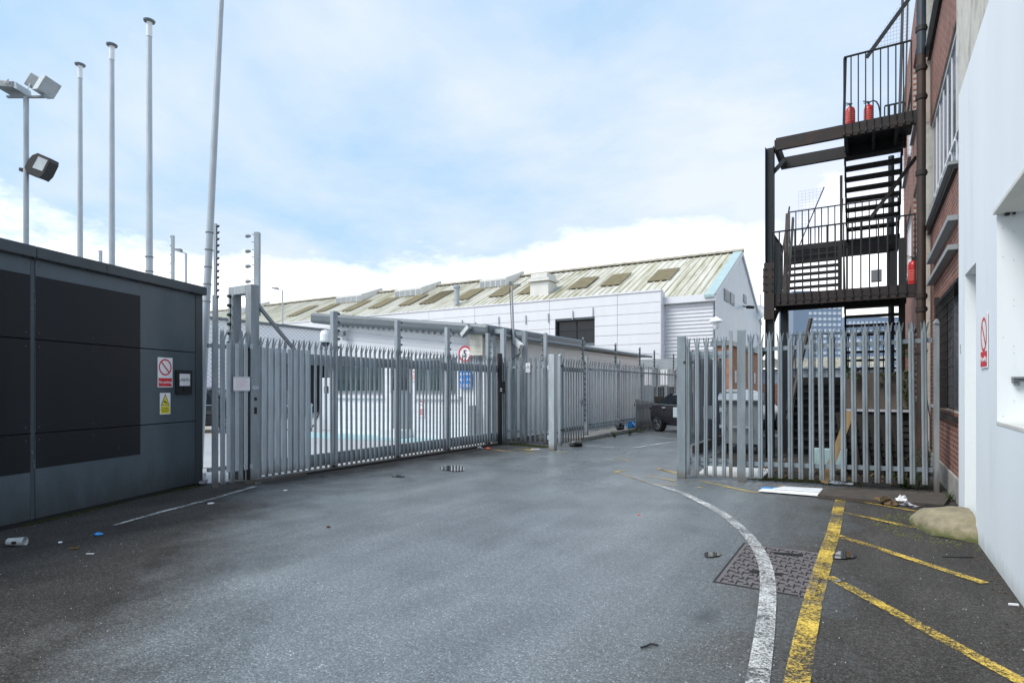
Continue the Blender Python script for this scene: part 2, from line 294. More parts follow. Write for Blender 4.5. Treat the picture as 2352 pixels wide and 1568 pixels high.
# ------------------------------------------------------------------ mesh helpers
OFF = {}
class MB:
    def __init__(s): s.v = []; s.f = []
    def add(s, vs, fs):
        n = len(s.v); s.v += [tuple(v) for v in vs]; s.f += [tuple(i+n for i in f) for f in fs]; return s
    def hexa(s, p): return s.add(p, [(0, 3, 2, 1), (4, 5, 6, 7), (0, 1, 5, 4), (1, 2, 6, 5), (2, 3, 7, 6), (3, 0, 4, 7)])
    def box(s, x0, x1, y0, y1, z0, z1):
        x0, x1 = sorted((x0, x1)); y0, y1 = sorted((y0, y1)); z0, z1 = sorted((z0, z1))
        return s.hexa([(x0, y0, z0), (x1, y0, z0), (x1, y1, z0), (x0, y1, z0), (x0, y0, z1), (x1, y0, z1), (x1, y1, z1), (x0, y1, z1)])
    def bar(s, a, b, w, h=None, up=(0, 0, 1)):
        """rectangular bar from a to b, w wide (sideways), h tall (along up)"""
        h = h or w; a = Vector(a); b = Vector(b); d = (b-a).normalized(); u = Vector(up)
        if abs(d.dot(u)) > .98: u = Vector((0, 1, 0))
        sd = d.cross(u).normalized(); u = sd.cross(d).normalized(); sd *= w/2; u = u*h/2
        return s.hexa([a-sd-u, a+sd-u, b+sd-u, b-sd-u, a-sd+u, a+sd+u, b+sd+u, b-sd+u])
    def tube(s, a, b, r, r2=None, n=10):
        r2 = r if r2 is None else r2; a = Vector(a); b = Vector(b); d = (b-a).normalized()
        u = Vector((0, 0, 1)) if abs(d.z) < .9 else Vector((1, 0, 0)); x = d.cross(u).normalized(); y = d.cross(x)
        vs = [a+x*math.cos(2*math.pi*i/n)*r+y*math.sin(2*math.pi*i/n)*r for i in range(n)] + [b+x*math.cos(2*math.pi*i/n)*r2+y*math.sin(2*math.pi*i/n)*r2 for i in range(n)]
        fs = [(i, (i+1) % n, n+(i+1) % n, n+i) for i in range(n)] + [tuple(range(n))[::-1], tuple(range(n, 2*n))]
        return s.add(vs, fs)
    def path(s, ps, r, n=6):
        for a, b in zip(ps, ps[1:]): s.tube(a, b, r, r, n)
        return s
    def prism(s, poly, ax, a, b):
        """poly in the two other axes, extruded along axis ax from a to b"""
        def mk(p, t):
            return {0: (t, p[0], p[1]), 1: (p[0], t, p[1]), 2: (p[0], p[1], t)}[ax]
        n = len(poly); vs = [mk(p, a) for p in poly]+[mk(p, b) for p in poly]
        return s.add(vs, [(i, (i+1) % n, n+(i+1) % n, n+i) for i in range(n)]+[tuple(range(n))[::-1], tuple(range(n, 2*n))])
    def lathe(s, prof, c=(0, 0, 0), n=20, ax='z'):
        vs = []; m = len(prof)
        for i in range(n):
            a = 2*math.pi*i/n
            for r, z in prof:
                p = (r*math.cos(a), r*math.sin(a), z) if ax == 'z' else (z, r*math.cos(a), r*math.sin(a)) if ax == 'x' else (r*math.cos(a), z, r*math.sin(a))
                vs.append((p[0]+c[0], p[1]+c[1], p[2]+c[2]))
        return s.add(vs, [(i*m+j, ((i+1) % n)*m+j, ((i+1) % n)*m+j+1, i*m+j+1) for i in range(n) for j in range(m-1)])
    def build(s, name, mat, parent=None, smooth=False, local=False, bevel=0):
        me = bpy.data.meshes.new(name); o = OFF.get(parent.name, Vector()) if parent and not local else Vector()
        me.from_pydata([(v[0]-o.x, v[1]-o.y, v[2]-o.z) for v in s.v], [], s.f); me.materials.append(M[mat] if isinstance(mat, str) else mat)
        import bmesh
        bm = bmesh.new(); bm.from_mesh(me); bmesh.ops.recalc_face_normals(bm, faces=bm.faces); bm.to_mesh(me); bm.free()
        if smooth:
            for p in me.polygons: p.use_smooth = True
        ob = bpy.data.objects.new(name, me); COL.objects.link(ob)
        if parent: ob.parent = parent; OFF[ob.name] = o
        if bevel:
            b = ob.modifiers.new('b', 'BEVEL'); b.width = bevel; b.segments = 2; b.limit_method = 'ANGLE'
        return ob
def tag(o, label=None, cat=None, group=None, kind=None):
    if label: o['label'] = label
    if cat: o['category'] = cat
    if group: o['group'] = group
    if kind: o['kind'] = kind
    return o
def thing(name, label, cat, loc=(0, 0, 0), rz=0, group=None):
    o = bpy.data.objects.new(name, None); COL.objects.link(o); o.location = loc; o.rotation_euler = (0, 0, rz); o.empty_display_size = .1
    OFF[o.name] = Vector(loc); return tag(o, label, cat, group)
def struct(name, mb, mat): return tag(mb.build(name, mat), kind='structure')
def copy_tree(o, parent=None):
    c = o.copy(); COL.objects.link(c); c.parent = parent
    for ch in list(o.children): copy_tree(ch, c)
    return c
def text(body, size, mat, parent, loc, rot, name='lettering', thick=.0006, sx=1.0, bold=0):
    cu = bpy.data.curves.new(name, 'FONT'); cu.body = body; cu.size = size; cu.align_x = 'CENTER'; cu.align_y = 'CENTER'; cu.extrude = thick; cu.offset = bold
    cu.space_line = .95; cu.resolution_u = 3
    tmp = bpy.data.objects.new('tmp_lettering', cu); COL.objects.link(tmp)
    bpy.context.view_layer.update()
    me = bpy.data.meshes.new_from_object(tmp); bpy.data.objects.remove(tmp, do_unlink=True)
    me.materials.clear(); me.materials.append(M[mat]); me.name = name
    ob = bpy.data.objects.new(name, me); COL.objects.link(ob); ob.parent = parent; ob.location = loc; ob.rotation_euler = rot; ob.scale = (sx, 1, 1)
    return ob

# ------------------------------------------------------------------ ground and markings
def plane(x0, x1, y0, y1, z): return MB().add([(x0, y0, z), (x1, y0, z), (x1, y1, z), (x0, y1, z)], [(0, 1, 2, 3)])
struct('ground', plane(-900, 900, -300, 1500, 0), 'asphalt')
M['yard'] = plain('pale_yard_concrete', (.40, .41, .42), .45, 0, .08, .8, False, .15)
yard = MB().add([(-70, 2, .004), (-9.3, 5.2, .004), (-8.75, 6.2, .004), (-8.75, 13.85, .004), (-9.25, 13.85, .004), (-9.25, 30, .004), (-70, 30, .004)], [(0, 1, 2, 3, 4, 5, 6)])
struct('yard_ground', yard, 'yard')
kb = MB().box(-8.5, -7.16, 15.4, 34, -.05, .09)
struct('pavement', kb, 'concrete')
k2 = MB().box(-7.155, -7.02, 15.4, 34, -.05, .105); struct('kerb', k2, 'concrete')
M['dark_ground_sheet'] = plain('dark_ground', (.022, .020, .017), .9, 0, .5, 6, False, .6)
struct('dark_ground_sheet', MB().add([(-3.0, 12.2, .004), (-2.2, 10.60, .004), (-1.2, 10.55, .004), (.9, 10.9, .004), (1.05, 20, .004), (-3.0, 20, .004)], [(0, 1, 2, 3, 4, 5)]), 'dark_ground_sheet')  # dark sheet laid under the stairs to darken the ground there
def poly_ground(pts, z=.012): return MB().add([(p[0], p[1], z) for p in pts], [tuple(range(len(pts)))])
struct('turquoise_ground_band', poly_ground([g(560, 996), g(700, 992), g(780, 995), g(960, 1004), (-9.3, 13.9), (-9.3, 13.2), g(1050, 1021), g(900, 1013), g(700, 1006), g(560, 1008)], .009), 'turq')
def ribbon(pts, w, name, mat, z=.0105):
    ps = [Vector((p[0], p[1])) for p in pts]; m = MB(); vs = []
    ws = w if isinstance(w, list) else [w]*len(ps)
    for i, p in enumerate(ps):
        d = (ps[min(i+1, len(ps)-1)]-ps[max(i-1, 0)]).normalized(); nrm = Vector((-d.y, d.x))*ws[i]/2
        vs += [(p.x+nrm.x, p.y+nrm.y, z), (p.x-nrm.x, p.y-nrm.y, z)]
    m.add(vs, [(2*i, 2*i+1, 2*i+3, 2*i+2) for i in range(len(ps)-1)])
    return struct(name, m, mat)
def z7(x, y): return g(1378+.4140*x, 1033.6+.4140*y)
def smooth_pts(ps, k=5):
    ps = [Vector(p) for p in ps]; o = []
    for i in range(len(ps)-1):
        p0, p1, p2, p3 = ps[max(i-1, 0)], ps[i], ps[i+1], ps[min(i+2, len(ps)-1)]
        for j in range(k):
            t = j/k; o.append(.5*((2*p1)+(-p0+p2)*t+(2*p0-5*p1+4*p2-p3)*t*t+(-p0+3*p1-3*p2+p3)*t**3))
    return o+[ps[-1]]
wc = [z7(*q) for q in ((850, 1480), (875, 1290), (900, 1120), (920, 960), (932, 800), (928, 700), (905, 610), (862, 530), (800, 455), (700, 370), (600, 310), (470, 245))]
ribbon(smooth_pts(wc), .115, 'white_curved_line', 'paintwhite', .0115)
ribbon(smooth_pts([z7(*q) for q in ((470, 245), (350, 205), (262, 180), (180, 150))]), .10, 'white_line', 'paintwhitefaded', .0105)
ymain = [z7(*q) for q in ((1060, 1500), (1092, 1290), (1135, 1060), (1180, 850), (1215, 720), (1245, 620), (1268, 540), (1290, 480), (1310, 390), (1322, 330), (1335, 280))]
ribbon(ymain, .125, 'yellow_line', 'paintyellow', .0110)
def yl(a, b, w=.085, mat='paintyellow'): ribbon([z7(*a), (z7(*a)+z7(*b))/2, z7(*b)], w, 'yellow_line', mat)
yl((1335, 345), (1500, 380), .07, 'paintyellowfaded'); yl((1490, 377), (1740, 433), .085)
yl((1250, 460), (1345, 485), .10); yl((1345, 487), (1540, 545), .09, 'paintyellowfaded'); yl((1520, 540), (2135, 742), .09)
yl((1265, 705), (1420, 785), .10, 'paintyellow'); yl((1410, 780), (2400, 1325), .095)
yl((1400, 280), (1775, 345), .06, 'paintyellowfaded'); yl((550, 170), (820, 230), .07); yl((1000, 200), (1120, 228), .07); yl((820, 230), (880, 237), .05, 'paintyellowfaded')
yl((250, 143), (420, 172), .09, 'paintyellowfaded'); yl((310, 100), (424, 132), .06); yl((85, 122), (280, 185), .06, 'paintyellowfaded'); yl((270, 186), (430, 197), .06, 'paintyellowfaded'); yl((540, 208), (575, 211), .05)
yl((80, 122), (140, 112), .06, 'paintyellowfaded')
def z8(x, y): return g(.3662*x, 1062.3+.3662*y)
ribbon([z8(*q) for q in ((720, 395), (1000, 315), (1300, 238), (1600, 152))], [.05, .07, .09, .10], 'white_line', 'paintwhite', .0105)
ribbon([z8(1600, 133), z8(1638, 130)], .10, 'white_line', 'paintwhite', .0105)
def z5(x, y): return g(1091+.2746*x, 660.4+.2746*y)
for a, b, mt in (((720, 1318), (1300, 1346), 'paintwhitefaded'), ((1300, 1346), (1690, 1285), 'paintwhite'), ((1400, 1238), (1690, 1268), 'paintwhitefaded'), ((1085, 1437), (1155, 1441), 'paintwhite')):
    ribbon([z5(*a), z5(*b)], .09, 'white_line', mt)
for a, b in (((130, 1355), (500, 1390)), ((330, 1350), (520, 1366)), ((665, 1370), (770, 1372)), ((1190, 1425), (1290, 1452)), ((1540, 1520), (1690, 1550)), ((480, 1358), (420, 1350))):
    ribbon([z5(*a), z5(*b)], .08, 'yellow_line', 'paintyellow')
# puddles: thin water lying in hollows
def puddle(x, y, wpx, hpx):
    c = g(x, y); rx = (g(x+wpx/2, y)-c).xy; ry = (g(x, y-hpx/2)-c).xy; vs = []
    for i in range(28):
        a = 2*math.pi*i/28; k = 1+.10*math.sin(3*a+x)+.05*math.sin(7*a)
        p = c.xy+rx*math.cos(a)*k+ry*math.sin(a)*k; vs.append((p.x, p.y, .0125))
    struct('puddle', MB().add(vs, [tuple(range(28))]), 'water')
puddle(1041, 1076, 56, 13); puddle(1635, 1275, 40, 11); puddle(1938, 1277, 54, 17); puddle(1930, 1336, 26, 5); puddle(915, 1094, 30, 4)
# damp moss at the wall feet
def moss(pts, n, r, name='moss'):
    m = MB()
    for i in range(n):
        k = random.random()*(len(pts)-1); a = pts[int(k)]; b = pts[int(k)+1]; p = Vector(a).lerp(Vector(b), k-int(k))
        x = p[0]+random.gauss(0, r*.5); y = p[1]+random.gauss(0, r*.5); s = random.uniform(.006, .02)
        for q in range(3):
            a0 = random.random()*6.28; dx, dy = math.cos(a0)*s, math.sin(a0)*s
            m.add([(x-dy*.4, y+dx*.4, .002), (x+dy*.4, y-dx*.4, .002), (x+dx, y+dy, random.uniform(.008, .022))], [(0, 1, 2)])
    o = m.build(name, 'moss'); return tag(o, kind='stuff')
moss([g(50, 1208), g(200, 1173), g(330, 1141), g(455, 1117)], 2600, .05, 'moss_along_wall_foot')
moss([g(1740, 1100), g(1850, 1103), g(1960, 1112)], 2600, .22, 'moss_by_fence_foot')
moss([g(1175, 1020), g(1225, 1024), g(1255, 1027)], 2200, .20, 'moss_by_gate')
moss([g(1355, 1010), g(1420, 998), g(1480, 988)], 1400, .09, 'moss_by_kerb')

# ------------------------------------------------------------------ manhole cover
mh = thing('manhole_cover', 'rectangular rusty iron cover with worn raised brick pattern under the painted lines', 'manhole cover', (-.68, 5.5, 0))
MB().box(-1.05, -.31, 4.81, 6.19, .0005, .0035).build('frame', 'blacksteel', mh)
MB().box(-1.03, -.33, 4.83, 6.17, .003, .005).build('plate', 'iron', mh)
st = MB()
for i in range(12):
    for j in range(10):
        x = -1.0+i*.057; y = 4.87+j*.13
        if (i+j) % 2: st.box(x, x+.045, y, y+.010, .005, .0088); st.box(x+.02, x+.028, y+.01, y+.055, .005, .0088)
        else: st.box(x, x+.010, y-.03, y+.07, .005, .0088); st.box(x+.01, x+.05, y+.04, y+.05, .005, .0088)
st.build('raised_pattern', 'blacksteel', mh)
for (x, y) in ((-.62, 5.9), (-.72, 5.2)):
    kh = MB().bar((x, y-.02, .0085), (x, y+.10, .0085), .010, .003)
    for k in range(3): kh.bar((x-.12, y+k*.03, .0085), (x+.12, y+.05+k*.03, .0085), .010, .003)
    kh.build('lifting_bars', 'blacksteel', mh)

# ------------------------------------------------------------------ signs (local: x right, z up, -y towards the viewer)
def ring(mb, cx, cz, r0, r1, y, n=40, sx=1.0):
    vs = []
    for i in range(n):
        a = 2*math.pi*i/n
        vs += [(cx+r0*math.cos(a)*sx, y, cz+r0*math.sin(a)), (cx+r1*math.cos(a)*sx, y, cz+r1*math.sin(a))]
    return mb.add(vs, [(2*i, 2*i+1, 2*((i+1) % n)+1, 2*((i+1) % n)) for i in range(n)])
def fl(mb, pts, y): return mb.add([(p[0], y, p[1]) for p in pts], [tuple(range(len(pts)))])
def rect(mb, x0, x1, z0, z1, y): return fl(mb, [(x0, z0), (x1, z0), (x1, z1), (x0, z1)], y)
def noparking(label, loc, rz, w=.30, h=.45):
    s = thing('no_parking_sign', label, 'sign', loc, rz)
    MB().box(-w/2, w/2, -.004, .0, -h/2, h/2).build('board', 'signwhite', s, local=True)
    m = MB(); r = w*.43; ring(m, 0, h*.5-w*.5, r*.82, r, -.0055)
    c = h*.5-w*.5; a = R(135); d = Vector((math.cos(a), math.sin(a))); nn = Vector((-d.y, d.x))*r*.085
    fl(m, [(d.x*r*.85+nn.x, c+d.y*r*.85+nn.y), (-d.x*r*.85+nn.x, c-d.y*r*.85+nn.y), (-d.x*r*.85-nn.x, c-d.y*r*.85-nn.y), (d.x*r*.85-nn.x, c+d.y*r*.85-nn.y)], -.0062)
    m.build('prohibition_ring', 'signred', s, local=True)
    rect(MB(), -w*.45, w*.45, -h*.47, -h*.19, -.0055).build('red_panel', 'signred', s, local=True)
    text('No parking', w*.19, 'signwhite', s, (0, -.007, -h*.33), (R(90), 0, 0), bold=.0006)
    return s

# ------------------------------------------------------------------ dark clad building on the left
C0 = Vector((-9.10, 5.42, 0)); RZW = math.atan2(.936, -.352)       # local x runs away from the viewer, -y towards the lane
dk = thing('dark_clad_building', 'low flat roofed building clad in dark slate panels at the left', 'building', C0, RZW)
Ld = 8.5; Hh = 3.03
MB().box(-Ld, 0, .06, 2.6, 0, Hh).build('wall', 'joint', dk, local=True)
def wx(px):      # pixel column to local x on that wall
    p = onL(px, 890, C0, (C0.x+.352, C0.y-.936)); return -(Vector((p.x, p.y))-C0.xy).length
xs = [-Ld, wx(-90), wx(71), wx(80), wx(449)]
for a, b in ((xs[0], xs[1]-.02), (xs[1], xs[2]-.006), (xs[3]+.006, xs[4]-.012)):
    for z0, z1 in ((.05, 1.020), (1.034, 2.095), (2.109, Hh)):
        MB().box(a, b, .0, .058, z0, z1).build('cladding_panel', 'darkpanel', dk, local=True)
MB().box(xs[2], xs[3], .004, .057, .05, Hh).build('joint_strip', 'darktrim', dk, local=True)
MB().box(xs[4], -.002, -.003, .057, .03, Hh).build('corner_trim', 'darktrim', dk, local=True)
MB().box(-Ld, .0, -.002, .057, 0, .045).build('base_trim', 'joint', dk, local=True)
cp = MB()
for a, b in ((-Ld, wx(75)), (wx(75)+.008, wx(237)), (wx(237)+.003, .035)): cp.box(a, b, -.055, 2.66, Hh, 3.16)
cp.build('coping', 'darktrim', dk, local=True, bevel=.006)
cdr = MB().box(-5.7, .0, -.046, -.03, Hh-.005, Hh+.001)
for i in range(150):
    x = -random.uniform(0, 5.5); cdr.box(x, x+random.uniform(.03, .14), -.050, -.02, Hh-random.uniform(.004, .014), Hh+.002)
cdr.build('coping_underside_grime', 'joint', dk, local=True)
pr = wx(322)
pp = MB()
for z0, z1 in ((.55, 1.020), (1.034, 2.095), (2.109, 2.74)):
    dz = .18 if z0 == .55 else 0
    pp.box(xs[3]+.01, pr, -.0022, -.0004, z0+dz*.4, z1+(.09 if z0 > 2 else 0)); pp.box(xs[1], xs[2]-.01, -.0022, -.0004, z0+(.0 if z0 > .6 else .04), z1+(.09 if z0 > 2 else 0))
pp.build('paint_patch', 'darkpatch', dk, local=True)
sc = MB()
for i in range(7):
    x = random.choice([xs[3]+random.uniform(.3, 1.9), pr+random.uniform(-.03, .03)]); z = random.choice([random.uniform(.55, .75), random.uniform(2.3, 2.75)])
    l = random.uniform(.01, .10)
    if random.random() < .5: sc.box(x, x+l*.6, -.0030, -.0023, z, z+.0025)
    else: sc.box(x, x+.0025, -.0030, -.0023, z, z+l*.6)
for i in range(9):
    x = xs[2]+random.uniform(0, .05); z = random.choice([2.55, .75, .6])+random.uniform(-.12, .12); sc.box(x, x+.015, .0, .0035, z, z+random.uniform(.01, .05))
sc.build('scratches', 'greyfascia', dk, local=True)
fx = MB()
for x in (xs[3]+.05, xs[3]+.75, xs[3]+1.5, xs[3]+2.2, xs[4]-.06, xs[2]-.06, xs[2]-.7):
    for z in (.12, .95, 1.10, 2.02, 2.18, 2.95): fx.lathe([(0, -.0028), (.009, -.0022), (.010, .001)], (x, .0, z), 8, 'y')
fx.build('panel_fixings', 'darktrim', dk, local=True)
def onwall(px, py): p = onL(px, py, C0, (C0.x+.352, C0.y-.936)); return p+Vector((.936, .352, 0))*.004
def sgw(x0, x1, y0, y1):
    a = onwall((x0+x1)/2, (y0+y1)/2); w = (onwall(x1, 890)-onwall(x0, 890)).length; h = onwall((x0+x1)/2, y0).z-onwall((x0+x1)/2, y1).z; return a, w, h
a, w, h = sgw(361.5, 395.5, 821, 889)
noparking('red and white No parking sign on the dark panels of the left building', a, RZW, w, h)
a, w, h = sgw(366.5, 390.5, 902, 951)
s = thing('cctv_warning_sign', 'small yellow and white camera warning sign below the no parking board on dark wall', 'sign', a, RZW)
MB().box(-w/2, w/2, -.004, 0, -h/2, h/2).build('board', 'signwhite', s, local=True)
rect(MB(), -w*.44, w*.44, -h*.46, -h*.11, -.0052).build('yellow_panel', 'signyellow', s, local=True)
fl(MB(), [(-w*.42, -h*.09), (w*.42, -h*.09), (0, h*.46)], -.0052).build('triangle_border', 'signblack', s, local=True)
fl(MB(), [(-w*.34, -h*.06), (w*.34, -h*.06), (0, h*.39)], -.0060).build('triangle', 'signyellow', s, local=True)
m = MB(); fl(m, [(-w*.17, h*.07), (w*.14, h*.0), (w*.16, h*.06), (-w*.15, h*.14)], -.0068); rect(m, -w*.01, w*.01, h*.13, h*.22, -.0068); ring(m, w*.18, h*.025, 0, w*.03, -.0068, 10)
m.build('camera_symbol', 'signblack', s, local=True)
text('This area is\nunder 24 hour\nsurveillance', w*.13, 'signblack', s, (0, -.0062, -h*.285), (R(90), 0, 0))
a, w, h = sgw(402, 438, 850, 905)
s = thing('security_office_plate', 'black wall box with white Security Office notice beside the corner of the dark wall', 'sign', a, RZW)
MB().box(-w/2, w/2, -.03, 0, -h/2, h/2).build('box', 'signblack', s, local=True, bevel=.004)
MB().box(-w*.33, w*.33, -.034, -.0305, -h*.15, h*.35).build('notice', 'signwhite', s, local=True)
text('Security Office\ntel +4420 7771 102', w*.085, 'signblack', s, (0, -.0352, h*.10), (R(90), 0, 0))
MB().tube((0, -.031, -h*.3), (0, -.036, -h*.3), w*.1, n=14).build('button', 'black', s, local=True)

# ------------------------------------------------------------------ palisade kit
def pale_mesh(h, w=.068):
    m = MB(); k = w/.068
    prof = [(-.034, .006), (-.022, -.010), (-.007, -.010), (0, .002), (.007, -.010), (.022, -.010), (.034, .006)]
    prof = [(x*k, y) for x, y in prof]; z1 = h-.17; th = .003
    n = len(prof)
    for off in (0, th):
        vs = [(x, y+off, 0) for x, y in prof]+[(x, y+off, z1) for x, y in prof]
        m.add(vs, [(i, i+1, n+i+1, n+i) for i in range(n-1)])
    # three splayed points
    for o in (0, .004):
        m.add([(-.014*k, -.010+o, z1-.01), (.014*k, -.010+o, z1-.01), (.017*k, -.012+o, z1+.09), (0, -.016+o, h), (-.017*k, -.012+o, z1+.09)], [(0, 1, 2, 3, 4)])
        for q in (-1, 1):
            m.add([(q*.034*k, .006+o, z1-.01), (q*.012*k, -.010+o, z1-.01), (q*.021*k, -.016+o, z1+.06), (q*.042*k, -.012+o, z1+.05), (q*.050*k, -.050+o, h-.022), (q*.034*k, -.046+o, h-.040)], [(0, 1, 2, 3), (3, 2, 5, 4)])
    return m
def rnd(o, a=.004):
    o.rotation_euler = (random.gauss(0, a), random.gauss(0, a*.7), random.gauss(0, .03)); return o
class Pale:
    """copies of one pale under a run; the first call makes the mesh"""
    def __init__(s, root, h, mat, w=.068, name='pale'): s.root = root; s.h = h; s.first = pale_mesh(h, w).build(name, mat, root, local=True); s.used = False
    def put(s, x, y, z0, z1, yaw=0, lean=0):
        o = s.first if not s.used else s.first.copy()
        if s.used: COL.objects.link(o); o.parent = s.root
        s.used = True; o.location = (x, y, z0); rnd(o); o.rotation_euler.z += yaw; o.rotation_euler.y += lean; o.scale = (1, 1, (z1-z0)/s.h)
        return o
def hpost(root, x, y, z0, z1, w=.11, dpt=.08, mat='galv', name='post', bev=.004):
    return MB().box(x-w/2, x+w/2, y-dpt/2, y+dpt/2, z0, z1).build(name, mat, root, local=True, bevel=bev)
def rail(root, x0, x1, y, z, h=.05, d=.05, mat='galv', z2=None, name='rail'):
    z2 = z if z2 is None else z2
    return MB().hexa([(x0, y-d/2, z-h/2), (x1, y-d/2, z2-h/2), (x1, y+d/2, z2-h/2), (x0, y+d/2, z-h/2), (x0, y-d/2, z+h/2), (x1, y-d/2, z2+h/2), (x1, y+d/2, z2+h/2), (x0, y+d/2, z+h/2)]).build(name, mat, root, local=True)
def insul(root, x, y, zs, side=1, mat='green', r=.03, axis='x'):
    m = MB().bar((x+side*.018, y, zs[0]-.02), (x+side*.018, y, zs[-1]+.02), .012) if axis == 'x' else MB()
    for z in zs:
        for k in range(3):
            m.tube((x+side*(.02+.022*k), y, z), (x+side*(.034+.022*k), y, z), r-.006*k, n=8) if axis == 'x' else m.tube((x, y+side*(.02+.022*k), z), (x, y+side*(.034+.022*k), z), r-.006*k, n=8)
    return m.build('insulators', mat, root, local=True)

# sliding gate: plane X=-8.64 facing the lane; local x runs away (world +Y), -y faces +X
GX = -8.64
sg = thing('sliding_gate', 'long galvanised palisade sliding gate across the yard entrance', 'gate', (GX, 6.10, 0), R(90))
P1 = Pale(sg, 2.34, 'galv', .058)
for k in range(61):
    P1.put(6.098-6.10+k*.1258, -.055, .065, 2.41+random.uniform(-.008, .008))
inf = MB(); n = 7
prof = [(-.032, .0), (-.02, -.012), (.02, -.012), (.032, .0)]
for k in range(8):
    x = .061+k*.1258
    inf_o = MB(); inf_o.add([(x+a*1.45, b-.072, .10) for a, b in prof]+[(x+a*1.45, b-.072, 2.215) for a, b in prof], [(0, 1, 5, 4), (1, 2, 6, 5), (2, 3, 7, 6)])
    for z in (2.13, .25): inf_o.lathe([(0, -.006), (.012, -.005), (.014, 0), (.0, .0)], (x, -.086, z), 8, 'y')
    inf_o.build('infill_pale', 'galv_light', sg, local=True)
rail(sg, -.1, 7.62, 0, 2.05, .17, .06); rail(sg, 0, 7.62, .045, 2.145, .03, .03, 'galv_old')
MB().box(-.1, 7.62, -.02, .04, .10, .33).build('bottom_beam', 'galv', sg, local=True)
MB().box(-.3, 7.75, -.10, .10, .0, .045).build('ground_track', 'galv_old', sg, local=True)
MB().box(.9, 7.4, -.112, -.104, .0, .03).build('track_lip', 'black', sg, local=True)
for y in (1.62, 3.38, 5.13, 6.90):
    hpost(sg, y, .01, .08, 3.0, .11, .09); insul(sg, y+.055, .0, [2.32+.16*i for i in range(5)], 1)
    MB().box(y-.06, y+.06, -.03, .06, .05, .12).build('roller_bracket', 'black', sg, local=True)
hpost(sg, 7.58, -.02, .05, 2.25, .06, .06, 'blacksteel', 'end_stile')
wr = MB()
for z in (2.32, 2.48, 2.64, 2.80, 2.96): wr.path([(1.7, .0, z), (3.46, .0, z), (5.2, .0, z), (6.97, .0, z)], .0022, 4)
wr.build('fence_wires', 'wirem', sg, local=True)

# leading goal-post frame with lock box at the left end of the gate
pL = onX(581, 1103, GX+.02); 
fr = thing('gate_guide_frame', 'tall galvanised steel portal frame with lock slots at the near end of the sliding gate', 'gate frame', (GX, 6.0, 0), R(90))
A = onX(581, 890, GX); xA = A.y-6.0
MB().box(xA-.075, xA+.075, -.06, .09, .0, 3.24).build('post', 'galv', fr, local=True, bevel=.004)
MB().box(xA-.075, xA+.075, .42, .56, .0, 3.24).build('post', 'galv', fr, local=True, bevel=.004)
MB().box(xA-.075, xA+.075, .093, .417, 3.10, 3.24).build('crossbar', 'galv', fr, local=True, bevel=.004)
for z in (1.34, 1.12): MB().box(xA-.02, xA+.03, -.064, -.0605, z, z+(.05 if z > 1.2 else .11)).build('lock_slot', 'black', fr, local=True)
MB().box(xA-.06, xA+.06, -.066, -.061, 1.52, 1.58).build('latch_plate', 'galv_light', fr, local=True)
MB().bar((xA+.06, .0, 2.95), (xA+.85, .02, 2.20), .05, .05).build('diagonal_brace', 'galv_old', fr, local=True)
MB().box(xA-.13, xA-.078, -.03, .07, .05, 2.2).build('side_stile', 'blacksteel', fr, local=True)
for z in (2.22, .27): MB().box(xA-.10, xA-.05, -.075, -.062, z-.04, z+.04).build('clip', 'galv_light', fr, local=True)
insul(fr, xA-.085, .45, [2.3+.155*i for i in range(6)], -1, 'green', .035); insul(fr, xA+.085, .25, [2.25+.22*i for i in range(5)], 1, 'green', .04)
def epost(x, y, z0, z1, label, side=1, w=.035, n=12, big=False):
    e = thing('electric_fence_post', label, 'fence post', (x, y, 0), TH, None)
    MB().box(-w, w, -w, w, z0, z1).build('post', 'galv', e, local=True)
    m = MB().bar((side*w, -.002, z0+.1), (side*w, -.002, z1-.02), .014)
    for i in range(n):
        z = z1-.04-i*(z1-z0)/n*1.0
        m.tube((side*w, 0, z), (side*(w+.05), -.01, z+.01), .006, n=6)
        if big and i % 2 == 0: m.lathe([(0, -.05), (.03, -.035), (.032, .0), (.02, .04), (0, .05)], (side*(w+.11), -.01, z-.02), 8, 'x')
        elif not big: m.lathe([(0, -.012), (.02, -.01), (.02, .01), (0, .012)], (side*w*1.1+side*.02, -.006, z), 8, 'x')
    m.build('insulators', 'signblack' if not big else 'galv_old', e, local=True); return e
p = pt(591, 890, 9.75); epost(p.x, p.y, 2.75, 4.14, 'slim post with paired hanging insulators rising above the near portal frame', -1, .04, 11, True)
p = pt(495, 890, 9.05); e = epost(p.x, p.y, 2.9, 4.09, 'tall slim galvanised post with black insulators next to the dark building corner', 1, .020, 12)
MB().box(-.032, .032, -.035, .025, 0, 2.98).build('lower_post', 'galv', e, local=True)
p = pt(397, 890, 19); epost(p.x, p.y, 3, 6.5, 'distant slim insulator post seen above the dark roof beside the street lamp', -1, .04, 12)
p = pt(231, 890, 26); epost(p.x, p.y, 5, 7.65, 'tip of a distant insulator post just showing over the dark roof between flagpoles', -1, .05, 9)

